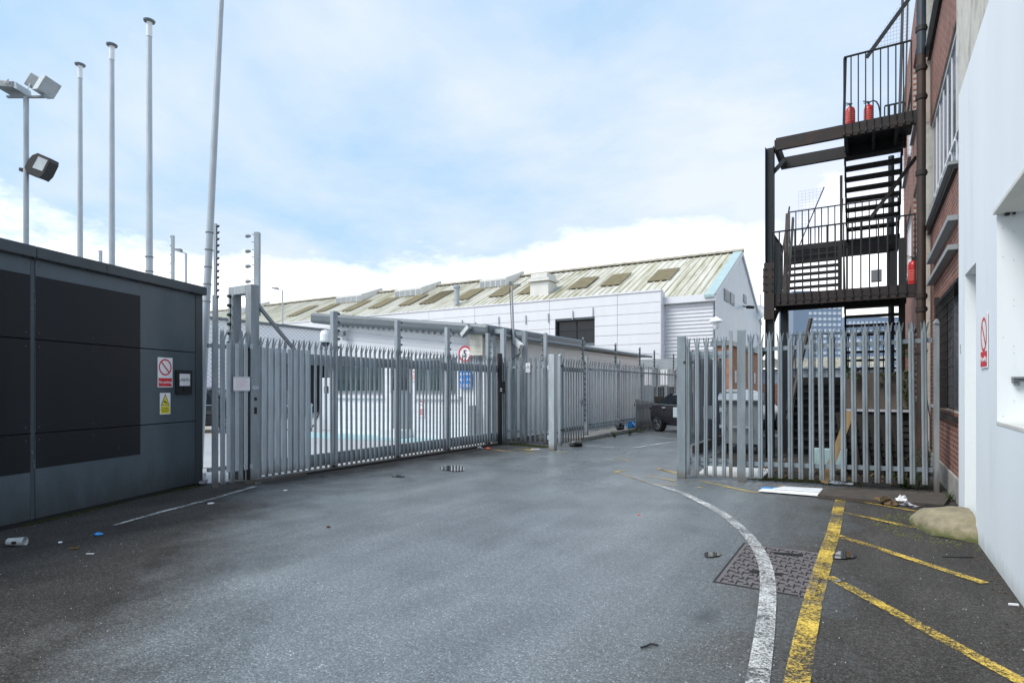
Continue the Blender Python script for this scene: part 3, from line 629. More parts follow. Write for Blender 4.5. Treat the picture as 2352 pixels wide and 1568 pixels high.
# static palisade leaf between the dark building and the portal frame
A = g(477, 1121); A.z = 0; B = onX(566, 890, GX)+Vector((-.03, 0, 0)); B.z = 0
rz = math.atan2(B.y-A.y, B.x-A.x); Ln = (B-A).length
pf = thing('palisade_side_panel', 'short galvanised palisade panel with doubled pales left of the portal frame', 'fence', A, rz)
P2 = Pale(pf, 2.4, 'galv', .085)
fracs = []
for px in (509, 531, 550, 566): fracs.append((onL(px, 890, A, B)-A).to_2d().length)
for q in fracs: P2.put(q, -.04, .04, 2.48)
for px in (519, 539, 559):
    q = (onL(px, 890, A, B)-A).to_2d().length
    m = MB().add([(q+a*1.15, b-.068, .22) for a, b in prof]+[(q+a*1.15, b-.068, 2.26) for a, b in prof], [(0, 1, 5, 4), (1, 2, 6, 5), (2, 3, 7, 6)])
    for z in (2.18, 1.2, .3): m.lathe([(0, -.006), (.012, -.005), (.014, 0), (0, 0)], (q, -.082, z), 8, 'y')
    m.build('infill_pale', 'galv_light', pf, local=True)
hpost(pf, .10, -.0, 0.02, 2.25, .05, .05); hpost(pf, .16, .06, 0.02, 2.25, .04, .05, 'galv_old')
rail(pf, 0, Ln, 0, 2.2, .06, .05); rail(pf, 0, Ln, 0, .28, .06, .05)
q = (onL(547.5, 890, A, B)-A).to_2d().length
nz = thing('paper_notice', 'laminated white paper notice cable tied to the doubled palisade pales', 'sign', Matrix.Rotation(rz, 3, 'Z') @ Vector((q, -.09, 0))+A+Vector((0, 0, 1.61)), rz)
MB().box(-.145, .145, -.002, 0, -.115, .115).build('sheet', 'signwhite', nz, local=True)
m = MB()
for i, (a, b) in enumerate(((-.10, .07), (-.10, .10), (-.10, .05), (-.10, .09), (-.10, .02))): rect(m, a, b, .06-i*.03, .065-i*.03, -.003)
m.build('faded_text_lines', 'palered', nz, local=True)
for z in (.100, -.108): MB().box(-.19, .19, -.004, -.0025, z, z+.004).build('cable_tie', 'black', nz, local=True)

# portal frames at the far end
def portal(px, d, gap_out, label, zt):
    p = pt(px, 890, d); f = thing('gate_portal', label, 'gate frame', (p.x, p.y, 0), 0)
    hpost(f, 0, 0, 0, zt, .13, .13); hpost(f, -gap_out, 0, 0, zt, .13, .13)
    MB().box(-gap_out+.067, -.067, -.064, .064, zt-.13, zt-.002).build('crossbar', 'galv', f, local=True); return f
f1 = portal(1156, 16.35, .36, 'square steel portal where the sliding gate closes, nearer one of the two', 3.20)
f2 = portal(1205, 17.3, .36, 'square steel portal behind the camera sign section, farther one of the two', 3.22)
MB().bar((-.19, 0, 2.55), (-.42, -.1, 1.95), .05, .05).build('diagonal_brace', 'galv', f2, local=True)
p = pt(1148, 1020, 15.9); bp = thing('black_slam_post', 'black steel closing post with small lock box at the far end of the sliding gate', 'gate post', (p.x, p.y, 0), 0)
MB().box(-.045, .045, -.05, .05, 0, 2.48).build('post', 'blacksteel', bp, local=True)
MB().box(.05, .19, -.12, -.03, 1.40, 1.72).build('lock_box', 'blacksteel', bp, local=True)
MB().box(.09, .15, -.123, -.1205, 1.50, 1.53).box(.09, .15, -.123, -.1205, 1.45, 1.475).build('lock_label', 'signwhite', bp, local=True)

# palisade with the small camera sign, between slam post and the round-topped post
A = onY(1158, 890, 13.9); A.z = 0; B = Vector((-7.35, 14.05, 0)); Ln = (B-A).length; rz = math.atan2(B.y-A.y, B.x-A.x)
wf = thing('palisade_wing', 'narrow palisade section carrying a small triangle sign beside the sliding gate', 'fence', A, rz)
P3 = Pale(wf, 2.35, 'galv_mid', .060)
for k in range(9): P3.put(.10+k*(Ln-.12)/8.6, -.05, .06, 2.42)
rail(wf, 0, Ln, 0, 2.12, .06, .05); rail(wf, 0, Ln, 0, .34, .06, .05); hpost(wf, .02, -.06, 0, 2.4, .10, .05)
hpost(wf, Ln-.16, .12, 0, 3.05, .09, .09); insul(wf, Ln-.215, .12, [2.3+.15*i for i in range(5)], -1)
sp = Matrix.Rotation(rz, 3, 'Z') @ Vector((.76, -.075, 0))+A+Vector((0, 0, 2.10))
s = thing('camera_triangle_sign', 'small grey framed warning triangle plate cable tied high on the narrow palisade section', 'sign', sp, rz)
MB().box(-.075, .075, -.004, 0, -.135, .135).build('board', 'signwhite', s, local=True)
m = MB(); fl(m, [(-.06, -.03), (.06, -.03), (0, .11)], -.005); rect(m, -.05, .05, -.075, -.068, -.005); rect(m, -.05, .05, -.095, -.088, -.005)
for a, b, c, e in ((-.075, .075, -.135, -.128), (-.075, .075, .128, .135), (-.075, -.068, -.128, .128), (.068, .075, -.128, .128)): rect(m, a, b, c, e, -.005)
m.build('black_print', 'signblack', s, local=True)
fl(MB(), [(-.042, -.018), (.042, -.018), (0, .082)], -.006).build('triangle', 'signwhite', s, local=True)
fl(MB(), [(-.02, -.005), (.022, .005), (.018, .03), (-.012, .018)], -.007).build('symbol', 'signblack', s, local=True)

# free-standing post and the small pedestrian gate
p = g(1269.5, 1034); q = thing('stout_gate_post', 'stout galvanised box post standing in front of the palisade wing, foot stained brown', 'gate post', (p.x, p.y, 0), 0)
MB().box(-.075, .075, -.075, .075, 0, 2.37).build('post', 'galv_light', q, local=True, bevel=.004)
for z in (2.05, .32): MB().box(-.13, -.076, -.04, .02, z-.05, z+.05).build('hinge', 'galv_light', q, local=True)
A = g(1285, 1023); A.z = 0; B = g(1340, 1013); B.z = 0; Ln = (B-A).length; rz = math.atan2(B.y-A.y, B.x-A.x)
pg = thing('pedestrian_gate', 'small palisade pedestrian gate between the stout post and the kerb fence', 'gate', A, rz)
P4 = Pale(pg, 2.25, 'galv_old', .056)
for k in range(9): P4.put(.12+k*(Ln-.05)/9, -.05, .06, 2.36)
rail(pg, 0, Ln, 0, 2.05, .12, .05, 'galv_old'); rail(pg, 0, Ln, 0, .42, .09, .05, 'galv_old')
MB().tube((.0, -.02, .0), (.0, -.02, 2.42), .055, n=14).lathe([(.06, 2.36), (.062, 2.40), (.04, 2.44), (0, 2.45)], (0, -.02, 0), 12).build('hinge_post', 'galv', pg, local=True)
m = MB()
for z in (2.13, .42): m.tube((-.06, -.08, z), (.07, -.08, z), .022, n=8)
m.build('hinge', 'black', pg, local=True)
MB().box(Ln*.78, Ln*.78+.10, -.10, -.06, 1.05, 1.22).box(Ln*.70, Ln*.78, -.09, -.07, 1.12, 1.15).build('latch', 'galv_old', pg, local=True)

# kerb fence bays
posts = [onX(px, 890, -7.36).y for px in (1347, 1421, 1476)]
posts += [23.6, 26.4, 29.3, 32.2]
kf = thing('kerb_palisade_fence', 'long palisade fence on the raised kerb running towards the dark car', 'fence', (-7.36, posts[0], 0), R(90))
P5 = Pale(kf, 2.35, 'galv_mid', .048)
prev = posts[0]
for i, y in enumerate(posts):
    x = y-posts[0]
    hpost(kf, x, 0, 0, 2.5, .10, .09)
    if i < 7:
        hpost(kf, x-.03, .10, 2.2, 3.1, .05, .05, 'galv_old', 'insulator_post'); insul(kf, x-.06, .10, [2.45+.14*j for j in range(5)], -1, 'green', .028)
        insul(kf, x-.10, .02, [.55+.16*j for j in range(12)], 1, 'signblack', .022)
    if i:
        n = int((y-prev)/.15) if i < 4 else int((y-prev)/.2)
        for k in range(1, n): P5.put(prev-posts[0]+(y-prev)*k/n, -.05, .20+.02*math.sin(k), 2.40)
        for z, h in ((2.12, .06), (.40, .08)): rail(kf, prev-posts[0]+.05, x-.05, 0, z, h, .05)
    prev = y
wk = MB()
for z in (2.45, 2.6, 2.75, 2.9): wk.path([(0, .10, z), (posts[-1]-posts[0], .10, z)], .003, 4)
wk.build('fence_wires', 'wirem', kf, local=True)

# ------------------------------------------------------------------ near right fence and gate
Bp = Vector((-2.71, 10.10, 0)); Cp = Vector((-1.77, 10.23, 0)); Ep = Vector((.89, 10.70, 0))
def z4(x): return 1521.6+.3112*x
def yy4(y): return 717.8+.3112*y
rzg = math.atan2(Cp.y-Bp.y, Cp.x-Bp.x)
rg = thing('palisade_gate_leaf', 'single galvanised palisade gate leaf with round bolt, left of the tall middle post', 'gate', Bp, rzg)
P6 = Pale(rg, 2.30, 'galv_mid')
def s_on(px, A, B): return (onL(px, 890, A, B)-A).to_2d().length
for x in (190, 255, 318, 383, 452):
    P6.put(s_on(z4(x+3), Bp, Cp), -.055, .065, 2.42)
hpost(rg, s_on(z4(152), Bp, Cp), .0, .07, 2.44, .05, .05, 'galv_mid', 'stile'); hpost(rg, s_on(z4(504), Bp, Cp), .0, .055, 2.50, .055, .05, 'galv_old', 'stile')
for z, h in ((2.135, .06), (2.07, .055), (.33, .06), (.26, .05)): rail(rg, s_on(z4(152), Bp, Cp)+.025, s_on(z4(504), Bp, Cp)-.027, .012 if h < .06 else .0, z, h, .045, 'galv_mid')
xb = s_on(z4(152), Bp, Cp)
MB().box(xb-.16, xb+.02, -.06, -.028, 1.04, 1.21).build('lock_case', 'galv_light', rg, local=True, bevel=.005)
MB().box(xb+.33, xb+.47, .03, .09, 1.02, 1.24).build('keeper_box', 'galv_old', rg, local=True)
lp = thing('left_gate_post', 'galvanised box post with rust spot at the open left edge of the right hand fence', 'gate post', Bp, rzg)
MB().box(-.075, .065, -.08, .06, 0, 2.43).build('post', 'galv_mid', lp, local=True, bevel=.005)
MB().box(.03, .062, -.086, -.081, 1.96, 2.0).build('rust_spot', 'rust', lp, local=True)
fc = thing('right_palisade_fence', 'near galvanised palisade fence of seventeen pales in front of the fire escape', 'fence', Cp, math.atan2(Ep.y-Cp.y, Ep.x-Cp.x))
Lf = (Ep-Cp).length
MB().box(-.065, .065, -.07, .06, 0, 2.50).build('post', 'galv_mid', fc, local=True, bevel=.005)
MB().box(Lf-.03, Lf+.03, -.03, .03, 0, 2.50).hexa([(Lf-.035, -.045, 2.501), (Lf+.035, -.045, 2.501), (Lf+.035, .045, 2.501), (Lf-.035, .045, 2.501), (Lf-.005, -.045, 2.57), (Lf+.005, -.045, 2.57), (Lf+.005, .045, 2.57), (Lf-.005, .045, 2.57)]).build('post', 'galv_old', fc, local=True)
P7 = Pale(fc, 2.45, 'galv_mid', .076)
xsT = (648, 716, 788, 861, 935, 1010, 1087, 1163, 1238, 1320, 1400, 1482, 1565, 1648, 1735, 1823, 1913)
ysT = (150, 150, 140, 140, 138, 130, 125, 115, 115, 108, 97, 85, 78, 65, 65, 60, 60)
ysB = (1208, 1212, 1214, 1218, 1222, 1225, 1228, 1233, 1238, 1240, 1245, 1248, 1252, 1255, 1258, 1262, 1266)
for x, a, b in zip(xsT, ysT, ysB):
    xb_ = x+14+(x-648)/1265*24; xc = (x+xb_)/2
    top = onL(z4(x), yy4(a), Cp, Ep); bot = onL(z4(xb_), yy4(b), Cp, Ep)
    P7.put((onL(z4(xc), 890, Cp, Ep)-Cp).to_2d().length, -.06, max(.03, bot.z), top.z, 0, -.006)
zA = onL(z4(600), yy4(278), Cp, Ep).z; zB = onL(z4(2010), yy4(202), Cp, Ep).z
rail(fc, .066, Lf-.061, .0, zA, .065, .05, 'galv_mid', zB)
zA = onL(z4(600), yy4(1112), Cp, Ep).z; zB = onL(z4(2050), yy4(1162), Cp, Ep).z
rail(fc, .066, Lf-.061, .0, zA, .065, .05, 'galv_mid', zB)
# fence running back behind the gate, doubled with sheet near its far end
bf = thing('back_palisade_fence', 'dark weathered palisade fence running away behind the right gate leaf, rusty foot rail', 'fence', (-3.45, 13.3, 0), R(90))
P8 = Pale(bf, 2.3, 'galv_old')
for k in range(25): P8.put(.1+k*.15, .0, .25, 2.45)
rail(bf, 0, 3.9, .05, 2.15, .06, .04, 'galv_old'); rail(bf, 0, 3.9, .05, .50, .06, .05, 'galv_old')
MB().box(1.1, 3.9, .075, .09, .25, 2.3).build('sheet_backing', 'galv_old', bf, local=True)
MB().box(.5, 3.9, -.06, .02, .02, .20).build('foot_rail', 'rust', bf, local=True)
for x in (0, 1.95, 3.85): hpost(bf, x, .05, 0, 2.45, .10, .08, 'galv_old')

# ------------------------------------------------------------------ white rendered annexe on the right
an = thing('white_annexe', 'smooth white rendered annexe wall with deep recesses filling the right edge', 'building', (.95, 8.8, 0))
X0 = .95; ZT = 5.06
w = MB()
w.box(X0, 3.4, -6, 3.2, 0, ZT); w.box(X0, 3.4, 3.2, 6.39, 0, 1.235); w.box(X0, 3.4, 3.2, 6.39, 3.05, ZT)
w.box(X0, 3.4, 6.39, 7.50, 0, ZT); w.box(X0, 3.4, 7.50, 8.29, 2.82, ZT); w.box(X0, 3.4, 8.29, 8.80, 0, ZT); w.box(1.9, 3.4, 3.2, 6.39, 1.235, 3.05)
w.build('wall', 'white', an)
MB().box(1.22, 1.28, 7.505, 8.285, .03, 2.81).build('door', 'offwhite', an)
MB().box(1.15, 1.215, 7.505, 7.53, 0, 2.8).box(1.15, 1.215, 7.55, 8.285, 0, .02).build('door_gap', 'black', an)
MB().box(X0-.03, 1.89, 3.21, 6.385, 3.02, 3.048).build('soffit_board', 'offwhite', an)
MB().box(X0-.004, 1.89, 3.21, 6.382, 1.237, 1.262).build('ledge', 'offwhite', an)
m = MB(); pn = onY(2336, 872, 6.36)
m.box(pn.x-.035, pn.x+.12, 6.30, 6.385, pn.z+.012, pn.z+.026).box(pn.x-.035, pn.x+.12, 6.33, 6.385, pn.z-.014, pn.z-.002).tube((pn.x, 6.36, pn.z-.05), (pn.x, 6.36, pn.z-.015), .018, n=8)
m.build('wall_bracket', 'galv_old', an)
m = MB()
for i in range(12):
    z = random.uniform(1.3, 3.0); m.lathe([(0, -.002), (.0035, -.002), (.0035, 0)], (random.choice([.99, 1.06]), 6.386, z), 6, 'y')
m.build('screw_heads', 'greyblock', an)
MB().box(1.00, 1.03, 6.35, 6.385, 3.0, 3.018).box(1.05, 1.07, 6.36, 6.385, 3.005, 3.018).build('cable_clips', 'black', an)
MB().box(X0-.006, X0-.001, 8.60, 8.63, 1.95, 2.06).build('small_vent', 'greyblock', an)
a = onX(2255, 724, .95); b_ = onX(2271, 843, .95); mid = (a+b_)/2
noparking('slanting view No parking sign fixed on the white rendered wall', Vector((.944, mid.y, (onX(2263, 722, .95).z+onX(2263, 845, .95).z)/2)), R(-90), abs(a.y-b_.y), abs(onX(2263, 722, .95).z-onX(2263, 845, .95).z))
# mortar mound at the wall foot
mo = MB(); nu, nv = 28, 12; vs = []
c = Vector((.90, 7.95))
for j in range(nv+1):
    r = math.sin(j/nv*math.pi/2); z = math.cos(j/nv*math.pi/2)
    for i in range(nu):
        a = math.pi*.5+math.pi*i/(nu-1)
        rx, ry = .53+.05*math.sin(3*a), .60+.06*math.cos(5*a)
        vs.append((c.x+.06+rx*r*math.cos(a), c.y+ry*r*math.sin(a), max(-.004, .235*z**.8+(.009*math.sin(5*a+j)+random.uniform(-.004, .004) if j > 1 else 0))))
mo.add(vs, [(j*nu+i, j*nu+i+1, (j+1)*nu+i+1, (j+1)*nu+i) for j in range(nv) for i in range(nu-1)])
tag(mo.build('mortar_mound', 'stone', smooth=True), 'rounded sandy mortar mound with mossy flank at the foot of the white wall', 'mound')

# ------------------------------------------------------------------ brick building behind it
br = thing('brick_building', 'three storey red brick building with white framed windows at the far right', 'building', (1.07, 9, 0))
FX = 1.07
bands = [(0.32, 1.20), (3.05, 4.62), (6.68, 8.02), (10.1, 11.4)]
bw = MB()
for z0, z1 in bands: bw.box(FX, FX+.3, 9.95, 14.05, z0, z1); bw.box(FX, FX+.3, 15.1, 23.5, z0, z1)
for z0, z1 in ((1.2, 3.05), (4.62, 6.68), (8.02, 10.1)):
    for y0, y1 in (((13.2, 14.05),) if z0 < 2 else ())+((18.9, 19.7), (22.9, 23.5)): bw.box(FX, FX+.3, y0, y1, z0, z1)
bw.build('brick_wall', 'brickX', br)
MB().box(FX-.03, FX+.3, 9.0, 23.5, 0, .32).build('concrete_plinth', 'concrete', br)
MB().box(FX-.10, FX+.3, 14.05, 15.1, .32, 11.6).build('render_pier', 'peel', br)
MB().box(FX-.02, FX+.3, 7.5, 9.95, 5.0, 11.6).build('render_panel', 'peel', br)
MB().box(FX+.26, 7, 9, 23.5, 0, 11.4).build('inner_wall', 'signblack', br)
def window(y0, y1, z0, z1, n, tr=None, glass='frost', x=FX+.06):
    f = MB(); f.box(x, x+.07, y0, y1, z0, z0+.07); f.box(x, x+.07, y0, y1, z1-.07, z1)
    for i in range(n+1):
        y = y0+(y1-y0)*i/n; yy = min(max(y, y0+.03), y1-.03); f.box(x+.012, x+.07, yy-.03, yy+.03, z0+.071, z1-.071)
    if tr:
        for i in range(n): a = y0+(y1-y0)*i/n+.04; f.box(x-.004, x+.06, a, a+(y1-y0)/n-.08, tr-.03, tr+.03)
    fo = f.build('window', 'whitemetal', br)
    MB().box(x+.022, x+.032, y0+.05, y1-.05, z0+.05, z1-.05).build('pane', glass, fo)
    MB().box(x-.14, x+.0, y0, y1, z0-.05, z0-.003).build('sill', 'greyblock', fo)
    return fo
for z0, z1 in ((4.62, 6.68), (8.02, 10.1)):
    window(10.0, 14.0, z0+.05, z1, 7, z0+.55, 'frost2', FX+.03)
    for y0, y1 in ((15.15, 18.9), (19.75, 22.85)): window(y0, y1, z0+.05, z1, 6, z0+.55)
window(12.55, 13.2, 1.25, 3.0, 1, 1.9); window(15.15, 18.9, 1.25, 3.0, 5, 1.9)
for z in (3.84, 3.44): MB().prism([(10.0, 0), (13.6, 0), (13.6, 1), (10.0, 1)], 0, 0, 0) if 0 else MB().box(FX-.115, FX-.003, 9.95, 13.3, z, z+.07).build('concrete_ledge', 'greyblock', br)
MB().box(FX-.02, FX+.2, 9.95, 12.5, 3.0, 3.048).build('lintel', 'blacksteel', br)
MB().box(FX+.12, FX+.16, 10.0, 12.5, 1.22, 2.99).build('barred_window', 'greyglass', br)
gb = MB()
for i in range(17): y = 10.0+i*.155; gb.box(FX-.05, FX-.044, y, y+.007, 1.15, 3.0)
for i in range(14): z = 1.17+i*.135; gb.box(FX-.057, FX-.0505, 9.98, 12.5, z, z+.007)
gb.build('window_bars', 'blacksteel', br)
MB().box(FX-.06, FX+.1, 12.35, 12.55, 1.1, 3.1).box(FX-.06, FX-.0, 9.95, 12.34, 1.08, 1.145).build('bar_frame', 'rust', br)
for z in (8.0, 4.60): MB().box(FX-.05, FX-.002, 9.96, 14.0, z-.06, z-.0).build('dark_sill_strip', 'blacksteel', br)
# cables and debris by the pier foot
MB().path([(FX-.13, 13.6, 3.2), (FX-.12, 13.5, 2.4), (FX-.15, 13.3, 1.6), (FX-.08, 13.0, 1.0), (FX-.12, 12.4, .5)], .012).build('loose_cable', 'black', br)

dp = thing('drain_pipe', 'thick cast iron drain pipe, blue above and rusty brown below, beside the fire escape', 'drain pipe', (.86, 13.75, 0))
P0 = pt(2116, 890, 11.15); px_, py_ = P0.x, P0.y
MB().tube((px_, py_, 0), (px_, py_, 7.9), .075, n=16).build('lower_pipe', 'brownpipe', dp, smooth=False)
MB().tube((px_, py_, 7.9), (px_, py_, 16), .078, n=16).build('upper_pipe', 'bluepipe', dp)
for z in (3.25, 3.0, 5.6, 7.05, 7.6, 8.35, 2.2):
    MB().tube((px_, py_, z), (px_, py_, z+.09), .094, n=16).box(px_, 1.0, py_-.02, py_+.02, z+.03, z+.06).build('collar', 'rust' if z < 8 else 'blacksteel', dp)

# ------------------------------------------------------------------ fire escape
YF = 14.0
L1, L2 = 3.60, 7.02; XL, XR = -1.80, .74; XM = pt(1941, 890, 13.3).x
fe = thing('fire_escape', 'rusty dark steel fire escape stair climbing the end of the brick building', 'fire escape', (XL, YF, 0))
def ibeam(a, b, h=.22, w=.12, mat='rust', name='beam'):
    m = MB(); a = Vector(a); b = Vector(b)
    m.bar(a+Vector((0, 0, h/2-.01)), b+Vector((0, 0, h/2-.01)), w, .02); m.bar(a-Vector((0, 0, h/2-.01)), b-Vector((0, 0, h/2-.01)), w, .02); m.bar(a, b, .02, h-.042)
    return m.build(name, mat, fe)
def ubeam(a, b, h=.24, w=.07, mat='rust', name='beam'): return MB().bar(a, b, w, h).build(name, mat, fe)
YL = 15.25          # back of landings
p1 = pt(1768, 890, 12.9)
m = MB(); hx = .088
for dx in (-hx, hx-.014): m.box(p1.x+dx, p1.x+dx+.014, YF-.08, YF+.10, 0, 6.85)
m.box(p1.x-hx, p1.x+hx, YF+.0, YF+.016, 0, 6.85); m.build('column', 'steel', fe)
MB().box(p1.x-hx-.02, p1.x+hx+.01, YF-.10, YF-.083, 3.05, 4.3).build('column_splice', 'rust', fe)
bl = MB().box(p1.x-.125, p1.x+.075, YF-.104, YF-.098, 3.66, 4.18)
for i in range(4):
    for x in (p1.x-.07, p1.x+.06): bl.tube((x, YF-.13, 3.68+i*.16), (x, YF-.10, 3.68+i*.16), .018, n=6); bl.tube((p1.x-.135, YF-.09, 3.68+i*.16), (p1.x-.10, YF-.09, 3.68+i*.16), .018, n=6)
bl.build('bolts', 'rust', fe)
p2 = pt(1802, 890, 13.9); MB().box(p2.x-.085, p2.x+.085, p2.y-.09, p2.y+.09, 0, 3.42).build('column', 'steel', fe)
MB().bar((p1.x+.05, YF+.05, 3.0), (p2.x, YF+.25, 3.38), .06, .08).build('knee_brace', 'rust', fe)
MB().bar((p1.x+.05, YF+.05, 6.30), (p1.x+.30, YF+.05, 6.55), .06, .08).build('knee_brace', 'steel', fe)
# L1 landing
ubeam((XL+.06, YF, L1-.13), (XR+.10, YF, L1-.13), .26, .09); ubeam((XL+.06, YF+.045, L1-.13), (XL+.06, YL, L1-.13), .24, .08, 'blacksteel'); ubeam((XL+.1, YL, L1-.12), (XR, YL, L1-.12), .20, .08, 'blacksteel')
MB().box(XL+.06, XR+.08, YF+.046, YL-.05, L1-.03, L1-.004).build('landing_deck', 'blacksteel', fe)
for x in (-.9, 0, .5): MB().box(x, x+.06, YF+.05, YL-.05, L1-.16, L1-.033).build('deck_joist', 'blacksteel', fe)
def railing(a, b, zb, h=1.36, n=12, name='railing', mat='steel', low=.10, bar=.026):
    m = MB(); a = Vector(a); b = Vector(b); up = Vector((0, 0, 1))
    m.bar(a+up*h, b+up*h, .045, .025)
    for i in range(n+1):
        p = a.lerp(b, i/n); m.box(p.x-bar/2, p.x+bar/2, p.y-bar/2-.0, p.y+bar/2, p.z-low, p.z+h-.013)
    return m.build(name, mat, fe)
pk = Vector((0, 0, 0))
railing((XL+.02, YF-.06, L1), (XR+.08, YF-.06, L1), L1, 1.36, 17, low=.16)
railing((XL+.02, YF-.05, L1), (XL+.05, YL+.2, L1), L1, 1.36, 8)
nb = MB().box(XL+.02, XR+.08, YF-.052, YF-.046, L1-.17, L1-.16)
for i in range(18):
    x = XL+.02+(XR+.06-XL)*i/17; nb.box(x-.016, x+.016, YF-.085, YF-.045, L1-.20, L1-.13)
nb.build('rail_bolts', 'blacksteel', fe)
# L2 landing and outrigger frame
xD = pt(1936, 890, onY(1936, 890, YF).to_2d().length).x; xD = onY(1936, 890, YF).x
ubeam((XL+.10, YF, L2-.13), (XR+.10, YF, L2-.13), .26, .09)
ubeam((XL+.10, YF+.046, L2-.13), (XL+.10, YL-.05, L2-.13), .26, .08); ubeam((XL+.06, YL, L2-.13), (XR, YL, L2-.13), .26, .09, 'blacksteel')
MB().box(xD, XR+.08, YF+.046, YL-.046, L2-.03, L2-.004).build('landing_deck', 'blacksteel', fe)
for x in (xD+.02, .1, .5): MB().box(x, x+.06, YF+.05, YL-.05, L2-.22, L2-.033).build('deck_joist', 'blacksteel', fe)
railing((xD+.02, YF-.06, L2), (XR+.02, YF-.06, L2), L2, 1.38, 9, low=.20, bar=.024)
MB().bar((xD+.02, YF-.05, L2+.01), (xD+.05, YF-.02, L2+1.38), .05, .03).build('rail_end', 'steel', fe)
nb = MB().box(xD+.02, XR, YF-.052, YF-.047, L2-.21, L2-.20)
for i in range(10):
    x = xD+.02+(XR-xD)*i/9; nb.box(x-.018, x+.018, YF-.085, YF-.046, L2-.24, L2-.16)
nb.build('rail_bolts', 'blacksteel', fe)
# flights
def flight(x0, x1, ya, za, yb, zb, n, name='stair_flight', closed=False, rails=True, td=.26):
    f = thing(name, None, None, (x0, ya, za)) if 0 else None
    for x in (x0, x1): so = MB().bar((x, ya, za-.05), (x, yb, zb-.05), .03, .20).build('stringer', 'blacksteel', fe)
    for i in range(1, n):
        t = i/n; y = ya+(yb-ya)*t; z = za+(zb-za)*t
        MB().box(x0+.016, x1-.016, y-td/2, y+td/2, z-.045, z-.0).build('tread', 'blacksteel', fe)
    if closed:
        for i in range(1, n):
            t = i/n; y = ya+(yb-ya)*t; z = za+(zb-za)*t
            MB().box(x0+.016, x1-.016, y-.02, y+.0, z-.20, z-.046).build('riser', 'blacksteel', fe)
    return so
HL = 5.32; YH = 17.0
flight(XM, .66, YL, L2, YH, HL, 9, td=.29)
flight(-1.72, XM-.12, YH, HL, YL, L1, 9, td=.22)
MB().box(-1.85, .70, YH, YH+1.15, HL-.24, HL-.03).build('half_landing', 'blacksteel', fe)
railing((-1.85, YH+1.12, HL-.03), (.70, YH+1.12, HL-.03), HL, 1.2, 16, low=0)
HB = 1.85
flight(XM, .66, YL, L1, YH, HB, 9, td=.29)
MB().box(-1.85, .70, YH, YH+1.15, HB-.22, HB-.03).build('half_landing', 'blacksteel', fe)
railing((-1.85, YH+1.12, HB-.03), (.70, YH+1.12, HB-.03), HB, 1.2, 16, low=0)
flight(-1.55, XM-.12, YH, HB, YL-.4, .0, 10, closed=True, td=.24)
# handrails of the flights, flat steel
for x, a, b in ((XM-.02, (YL, L2+.9), (YH, HL+.9)), (.69, (YL, L2+.9), (YH, HL+.9)), (-1.74, (YH, HL+1.0), (YL, L1+1.0)), (XM-.10, (YH, HL+1.0), (YL, L1+1.0)), (XM-.02, (YL, L1+.9), (YH, HB+.9)), (-1.58, (YH, HB+1.0), (YL-.4, 1.0))):
    m = MB(); m.bar((x, a[0], a[1]), (x, b[0], b[1]), .03, .05)
    for i in range(1, 6):
        t = i/6; y = a[0]+(b[0]-a[0])*t; z = a[1]+(b[1]-a[1])*t; m.box(x-.008, x+.008, y-.008, y+.008, z-.95, z)
    m.build('flight_handrail', 'rust', fe)
# leaning boards and wire mesh screens
MB().bar((-1.62, YL-.4, L1+.05), (-1.70, YL+1.0, L1+2.35), .10, .03).build('leaning_rail', 'oldwood', fe)
MB().bar((-1.55, YL-.4, L1+.05), (-1.58, YL+1.0, L1+2.2), .05, .12).build('leaning_rail', 'blacksteel', fe)
MB().box(XM-.16, XM-.10, YH-.05, YH+.0, HL-.2, HL+1.6).build('newel', 'rust', fe)
MB().box(XM-.14, XM-.06, YL-.04, YL+.04, L1, L1+1.25).box(XM+.02, XM+.06, YL-.04, YL+.04, L1, L1+1.1).build('newel', 'blacksteel', fe)
MB().box(.60, .72, YL-.05, YL+.05, 0, L1+1.2).box(.45, .56, YL+.3, YL+.36, L1, L1+1.0).build('newel', 'blacksteel', fe)
def meshscreen(o, u, v, nu, nv, tri=False, name='wire_screen'):
    m = MB(); o = Vector(o); u = Vector(u); v = Vector(v)
    for i in range(nu+1):
        t = i/nu; e = 1-t if tri else 1
        if e > .02: m.bar(o+u*t, o+u*t+v*e, .003, .003, (0, 1, 0))
    for j in range(nv+1):
        t = j/nv; e = 1-t if tri else 1
        if e > .02: m.bar(o+v*t, o+v*t+u*e, .003, .003, (0, 1, 0))
    return m.build(name, 'wirem', fe)
q0 = onY(1990, 133, YF+.3); q1 = onY(2095, -12, YF+.3); MB().bar(q0, q1, .05, .07).build('upper_brace', 'steel', fe)
meshscreen((XR, q0.y, q0.z+.1), (-(XR-q0.x), 0, 0), (0, 0, q1.z-q0.z), 14, 14, True)
q0 = onY(2000, 500, YF+.9); q1 = onY(2105, 360, YF+.9); MB().bar(q0, q1, .05, .07).build('middle_brace', 'rust', fe)
meshscreen((q0.x+.5, YF+.95, q0.z+.3), (.55, 0, 0), (0, 0, 1.9), 6, 20)
meshscreen((-1.58, YH+.6, HL+1.55), (.62, 0, 0), (0, 0, -1.45), 7, 18, True); MB().bar((-.96, YH+.6, HL+1.57), (-1.56, YH+.6, HL+.08), .025, .025).build('screen_edge', 'blacksteel', fe)
